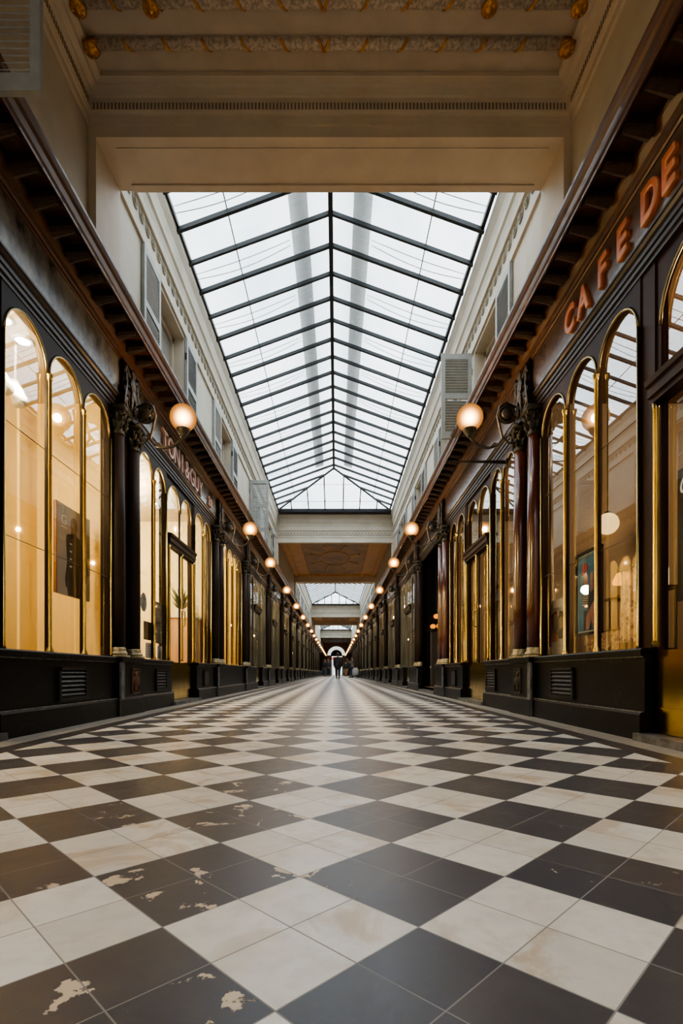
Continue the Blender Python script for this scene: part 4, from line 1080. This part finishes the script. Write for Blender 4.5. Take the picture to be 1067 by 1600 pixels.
# cafe pendants
CRE = emi('cream_lamp', (1, .66, .28), .75)
for k, (x, y, z, rr) in enumerate(((2.55, 5.75 - .9, 2.10 - .3, .10), (2.9, 4.2, 2.0, .09), (2.8, 6.2, 1.55, .06), (2.8, 7.0, 1.5, .06), (2.7, 7.7, 1.5, .06), (3.1, 2.6, 1.9, .08))):
    lab = ['cream globe pendant glowing behind the farthest right window light', 'cream globe pendant deeper inside the right cafe', 'small warm lamp inside the second right cafe window', 'small warm lamp behind the second right cafe door', 'small warm lamp behind the farthest window of the right cafe', 'cream globe pendant inside the nearest right doorway'][k]
    r = thing('pendant_lamp', lab, 'lamp', (x, y, z))
    b = MB(); b.ball((0, 0, 0), rr, 16); b.build('globe', CRE, r, True, world=False)
    b = MB(); b.tube([(0, 0, rr * .9), (0, 0, 2.97 - z)], .006, 6); b.lathe([(rr * .4, rr * .88), (rr * .2, rr * 1.15)], (0, 0, 0), 10); b.build('cord', M['iron'], r, world=False)
# dark board with script in the cafe doorway
r = thing('script_board', 'dark board with white script on the glass of the nearest right door', 'sign', P(1)(-.07, 2.80, .9))
flat(1, rect(2.66, 2.915, .80, 1.54), -.058, cm('script_board_dark', (.018, .008, .007)), 'board', r)
text_on(r, 'Ca', 1, 2.845, 1.40, .10, -.056, M['script'], 'lettering', .35, .75)
# projecting bracket rod
r = thing('sign_bracket', 'thin dark horizontal rod projecting from the second right shopfront', 'bracket', (1.87, 5.68, 2.72))
b = MB(); b.add([(1.25, 5.675, 2.722), (1.25, 5.685, 2.722), (1.25, 5.685, 2.732), (1.25, 5.675, 2.732), (1.88, 5.67, 2.70), (1.88, 5.69, 2.70), (1.88, 5.69, 2.735), (1.88, 5.67, 2.735)], [(0, 1, 2, 3), (7, 6, 5, 4), (0, 4, 5, 1), (1, 5, 6, 2), (2, 6, 7, 3), (3, 7, 4, 0)])
b.build('rod', M['iron'], r)
b = MB(); wbox(b, 1, 0, .012, 5.63, 5.73, 2.66, 2.78); b.build('wall_plate', M['iron'], r)
# open entrance: dark jambs, glowing orange display
b = MB(); wbox(b, 1, -.8, 0, 9.36, 9.42, 0, 2.87); wbox(b, 1, -.8, 0, 11.15, 11.21, 0, 2.87); wbox(b, 1, -.8, 0, 9.36, 11.21, 2.80, 2.87)
struct('door_jamb', b, M['black'])
r = thing('display_stand', 'dark display stand inside the open right entrance', 'stand', (2.14, 11.0, .1))
b = MB(); b.box(2.02, 2.26, 10.9, 11.10, .10, 1.28); b.build('cabinet', M['slot'], r)
b = MB(); b.box(2.0, 2.28, 10.88, 11.12, 1.28, 1.31); b.build('top', M['iron'], r)
b = MB(); wbox(b, 1, -.135, -.13, 10.94, 11.0, .5, .54); b.build('label_plate', M['white'], r)
for k, (x, z, rr) in enumerate(((2.06, 1.385, .06), (2.20, 1.395, .07), (2.13, 1.60, .06))):
    r = thing('orange_lantern', 'glowing orange lantern in the open right entrance, %s' % ['left one on the stand', 'right one on the stand', 'uppermost, hanging above the others'][k], 'lantern', (x, 11.0, z))
    b = MB(); b.ball((0, 0, 0), rr, 14, (1, 1, .85)); b.build('paper_shade', emi('orange_lantern', (1, .30, .02), .62) if k == 0 else bpy.data.materials['orange_lantern'], r, True, world=False)
    b = MB()
    if k < 2: b.lathe([(rr * .5, -rr * .85 - .012), (rr * .45, -rr * .7)], (0, 0, 0), 12)
    else: b.tube([(0, 0, rr * .8), (0, 0, 1.38)], .005, 6)
    b.build('fitting', M['iron'], r, world=False)

# ------------------------------------------------------------------ end wall with the arched fanlight, street beyond
def endwall():
    R, zc, n = 1.37, 2.95, 24
    mb = MB(); y = YEND
    mb.quad((-2.4, y, 0), (-R, y, 0), (-R, y, 5.4), (-2.4, y, 5.4)); mb.quad((R, y, 0), (2.4, y, 0), (2.4, y, 5.4), (R, y, 5.4))
    for q in range(n):
        a0, a1 = PI - PI * q / n, PI - PI * (q + 1) / n
        mb.quad((R * math.cos(a0), y, zc + R * math.sin(a0)), (R * math.cos(a1), y, zc + R * math.sin(a1)), (R * math.cos(a1), y, 5.4), (R * math.cos(a0), y, 5.4))
    o = struct('wall_end', mb, M['ceil_brown']); solidify(o, .3)
    r = structroot('window_fanlight', (0, y, zc))
    g = MB()
    for rr, t in ((1.35, .05), (1.10, .03), (.80, .05)): g.torus((0, y - .02, zc), rr, t, 'y', 0, PI, 32, 6)
    for q in range(1, 24):
        a = PI * q / 24; g.tube([(.8 * math.cos(a), y - .02, zc + .8 * math.sin(a)), (1.35 * math.cos(a), y - .02, zc + 1.35 * math.sin(a))], .03, 5)
    g.build('white_tracery', M['shutter'], r)
    g = MB(); g.add([(.8 * math.cos(PI * q / 24), y + .02, zc + .8 * math.sin(PI * q / 24)) for q in range(25)], [tuple(range(25))]); g.build('dark_glass', pm('dark_fan_glass', (.06, .06, .055), None, 3, .3), r)
    g = MB()
    for q in range(1, 8):
        a = PI * q / 8; g.tube([(0, y, zc), (.8 * math.cos(a), y, zc + .8 * math.sin(a))], .03, 5)
    g.torus((0, y, zc), .4, .03, 'y', 0, PI, 20, 5); g.build('fan_bars', M['steel'], r)
    g = MB(); g.box(-R, R, y - .06, y + .06, zc - .14, zc); g.build('transom', M['iron'], r)
    r = structroot('door_street', (0, y, 0))
    g = MB()
    for a, b in ((-1.37, -.78), (.92, 1.37)): g.box(a, b, y - .08, y + .08, 0, 2.82)
    g.build('white_pier', M['white'], r)
    g = MB(); g.box(-.78, -.70, y - .05, y + .05, 0, 2.82); g.box(.84, .92, y - .05, y + .05, 0, 2.82); g.box(-.78, .92, y - .05, y + .05, 2.3, 2.4); g.build('frame', M['iron'], r)
endwall()
r = thing('shop_fascia', 'red shop fascia across the bright street beyond the far arch', 'sign', (0, YEND + 8, 2.6))
RED = pm('red_fascia', (.65, .04, .05), None, 4, .4)
b = MB(); b.box(-1.4, -.15, YEND + 7.9, YEND + 8, 2.55, 2.95); b.build('red_board', RED, r)
b = MB(); b.box(.75, 1.5, YEND + 7.9, YEND + 8, 2.55, 2.95); b.build('red_board', RED, r)
b = MB(); b.box(-.15, .75, YEND + 7.9, YEND + 8, 2.55, 2.95); b.build('white_board', M['white'], r)
b = MB(); b.box(-8, 8, YEND + 8.02, YEND + 8.3, 0, 12); bo = tag(b.build('street_building', pm('pale_street_stone', (.80, .77, .72), (.70, .68, .62), 2, .7)), 'pale stone building across the street beyond the far arch', 'building')
for x in (-.9, .35, 1.3):
    b = MB(); b.box(x - .3, x + .3, YEND + 7.97, YEND + 8.03, .1, 2.3); b.build('shop_glazing', pm('street_glazing', (.25, .28, .30), None, 3, .2) if x < -.8 else bpy.data.materials['street_glazing'], bo)
struct('wall_back', MB().box(-2.4, 2.4, -15.2, -15.0, 0, 5.5), M['cream'])

# ------------------------------------------------------------------ people
SKIN = pm('skin', (.45, .27, .19), (.40, .24, .17), 12, .5)
def skinned(name, pts, edges, root_i, mat, parent, lv=2):
    me = bpy.data.meshes.new(name); me.from_pydata([p[:3] for p in pts], edges, []); me.update()
    o = bpy.data.objects.new(name, me); col.objects.link(o); o.parent = parent
    o.modifiers.new('skin', 'SKIN'); sv = me.skin_vertices[0].data
    for i, p in enumerate(pts):
        r_ = p[3]; sv[i].radius = r_ if isinstance(r_, tuple) else (r_, r_); sv[i].use_root = (i == root_i)
    sb = o.modifiers.new('smooth', 'SUBSURF'); sb.levels = lv; sb.render_levels = lv
    me.materials.append(mat)
    for p in me.polygons: p.use_smooth = True
    return o
def person(loc, rz, h, label, jacket, trousers, hair, stride=.12, arms=None, coat=0, group=None):
    k = h / 1.72
    r = thing('person', label, 'person', loc, rz, group); r.scale = (k * (1.22 if coat == .34 else 1.05), k * 1.1, k)
    arms = arms or {-1: [(-.22, .02, 1.17), (-.25, .03, .98), (-.26, .10, .80)], 1: [(.22, -.02, 1.17), (.25, -.03, .98), (.26, .02, .80)]}
    legs = {-1: stride, 1: -stride}
    B = [(0, 0, .95, (.14, .10)), (0, 0, 1.12, (.125, .095)), (0, .01, 1.32, (.15, .10)), (0, 0, 1.44, (.09, .07)), (0, 0, 1.50, .052), (0, .012, 1.57, (.068, .08)), (0, .012, 1.66, (.072, .085)), (0, .005, 1.715, (.045, .05))]
    E = [(0, 1), (1, 2), (2, 3), (3, 4), (4, 5), (5, 6), (6, 7)]
    for s in (-1, 1):
        o = len(B); y = legs[s]
        B += [(s * .17, 0, 1.40, .055), (*arms[s][0], .043), (*arms[s][1], .037), (*arms[s][2], .028)]
        E += [(2, o), (o, o + 1), (o + 1, o + 2), (o + 2, o + 3)]
        a = Vector(arms[s][2]); dirn = (a - Vector(arms[s][1])).normalized(); o2 = len(B)
        B.append((*(a + dirn * .06), (.034, .018))); E.append((o + 3, o2))
        for q in range(4):
            off = (q - 1.5) * .016
            f1 = a + dirn * (.105 + .008 * (q in (1, 2))) + Vector((0, off, 0)); f2 = f1 + dirn * .05 + Vector((-s * .012, 0, 0))
            i = len(B); B += [(*f1, .0085), (*f2, .007)]; E += [(o2, i), (i, i + 1)]
        i = len(B); B += [(*(a + dirn * .05 + Vector((-s * .02, .035, 0))), .010), (*(a + dirn * .09 + Vector((-s * .025, .05, 0))), .008)]; E += [(o2, i), (i, i + 1)]
        o = len(B)
        B += [(s * .09, 0, .88, .085), (s * .08, y * .35 + .02, .50, .058), (s * .075, y, .10, .042), (s * .08, y + .13, .04, (.036, .03))]
        E += [(0, o), (o, o + 1), (o + 1, o + 2), (o + 2, o + 3)]
    skinned('body', B, E, 0, SKIN, r)
    J = [(0, 0, .92 - coat, (.175 + coat * .1, .135 + coat * .06)), (0, 0, 1.10, (.165, .13)), (0, .005, 1.30, (.185, .13)), (0, 0, 1.45, (.10, .085))]
    JE = [(0, 1), (1, 2), (2, 3)]
    for s in (-1, 1):
        o = len(J); J += [(s * .185, 0, 1.40, .082), (*arms[s][0], .068), (*arms[s][1], .058), (*arms[s][2], .048)]; JE += [(2, o), (o, o + 1), (o + 1, o + 2), (o + 2, o + 3)]
    skinned('jacket', J, JE, 1, jacket, r)
    T = [(0, 0, .95, (.145, .115))]; TE = []
    for s in (-1, 1):
        y = legs[s]; o = len(T)
        T += [(s * .085, 0, .84, .10), (s * .08, y * .35 + .02, .50, .075), (s * .075, y, .13, .062)]; TE += [(0, o), (o, o + 1), (o + 1, o + 2)]
    skinned('trousers', T, TE, 0, trousers, r)
    for s in (-1, 1):
        b = MB(); b.ball((s * .08, legs[s] + .07, .045), .06, 12, (.85, 2.1, .75)); b.build('shoe', M['slot'], r, True, world=False)
    b = MB(); b.ball((0, -.012, 1.655), .098, 16, (.9, 1.0, 1.02)); b.ball((0, -.05, 1.60), .075, 12, (1, .7, 1)); b.build('hair', hair, r, True, world=False)
    b = MB(); b.ball((-.028, .088, 1.625), .012, 8); b.ball((.028, .088, 1.625), .012, 8); b.build('eyes', M['slot'], r, True, world=False)
    b = MB(); b.tube([(0, .088, 1.63), (0, .112, 1.60), (0, .09, 1.59)], [.009, .014, .01], 6); b.build('nose', SKIN, r, True, world=False)
    b = MB(); b.tube([(-.022, .085, 1.562), (0, .094, 1.56), (.022, .085, 1.562)], [.005, .008, .005], 6); b.build('mouth', pm('lips', (.35, .13, .11), None, 9, .5) if 'lips' not in bpy.data.materials else bpy.data.materials['lips'], r, True, world=False)
    for s in (-1, 1):
        b = MB(); b.ball((s * .078, .0, 1.60), .025, 8, (.4, .8, 1.2)); b.build('ear', SKIN, r, True, world=False)
    return r
BLK = pm('black_cloth', (.010, .010, .012), (.016, .016, .018), 9, .8); DKC = pm('dark_grey_cloth', (.030, .028, .030), None, 9, .8)
JEAN = pm('blue_denim', (.035, .09, .17), (.025, .06, .12), 12, .8); GRY = pm('grey_jacket_cloth', (.22, .22, .22), (.15, .15, .15), 9, .8)
TAN_ = pm('tan_cloth', (.36, .20, .12), None, 9, .8); HB = pm('black_hair', (.015, .012, .010), None, 20, .6); HBr = pm('brown_hair', (.10, .055, .03), None, 20, .6)
person((.10, 36, 0), 0, 1.76, 'person in a black coat walking away down the middle of the passage', BLK, BLK, HB, .10, coat=.34,
       arms={-1: [(-.20, .02, 1.17), (-.205, .03, .98), (-.195, .08, .80)], 1: [(.20, -.02, 1.17), (.205, -.03, .98), (.195, .02, .80)]})
person((-1.12, 51, 0), PI, 1.66, 'person in blue jeans walking near the left shopfronts, left of the pair', DKC, JEAN, HBr, .14)
person((-.80, 50, 0), PI, 1.70, 'person in dark trousers walking at left beside the one in jeans', DKC, BLK, HB, -.15)
person((1.05, 57, 0), PI, 1.62, 'person in a dark coat over tan trousers at right of the walking figure', BLK, TAN_, HB, .10, coat=.2)
person((1.50, 55, 0), PI, 1.70, 'person all in black standing by the right shopfronts, farthest right of the dark pair', BLK, BLK, HB, .05, coat=.25)
person((1.30, 41.8, 0), PI / 2, 1.70, 'person in a grey jacket and blue jeans standing at right beside the pale trolley', GRY, JEAN, HBr, .06,
       arms={-1: [(-.22, .06, 1.18), (-.20, .26, 1.24), (-.10, .36, 1.42)], 1: [(.22, .06, 1.18), (.20, .26, 1.24), (.10, .36, 1.42)]})
r = thing('shopping_trolley', 'pale grey wheeled shopping trolley bag beside the person in jeans', 'trolley', (1.50, 40.5, 0))
b = MB(); b.lathe([(.18, .16), (.24, .2), (.27, .42), (.25, .62), (.16, .76), (.06, .80)], (0, 0, 0), 16); b.build('bag', pm('pale_blue_grey_cloth', (.46, .48, .54), (.38, .40, .46), 6, .7), r, True, world=False)
b = MB(); b.tube([(-.12, .2, .14), (-.12, .24, .95), (.12, .24, .95), (.12, .2, .14)], .012, 6); b.build('handle', M['iron'], r, world=False)
for s in (-1, 1):
    b = MB(); b.torus((s * .2, .1, .08), .06, .02, 'x'); b.build('wheel', M['slot'], r, world=False)
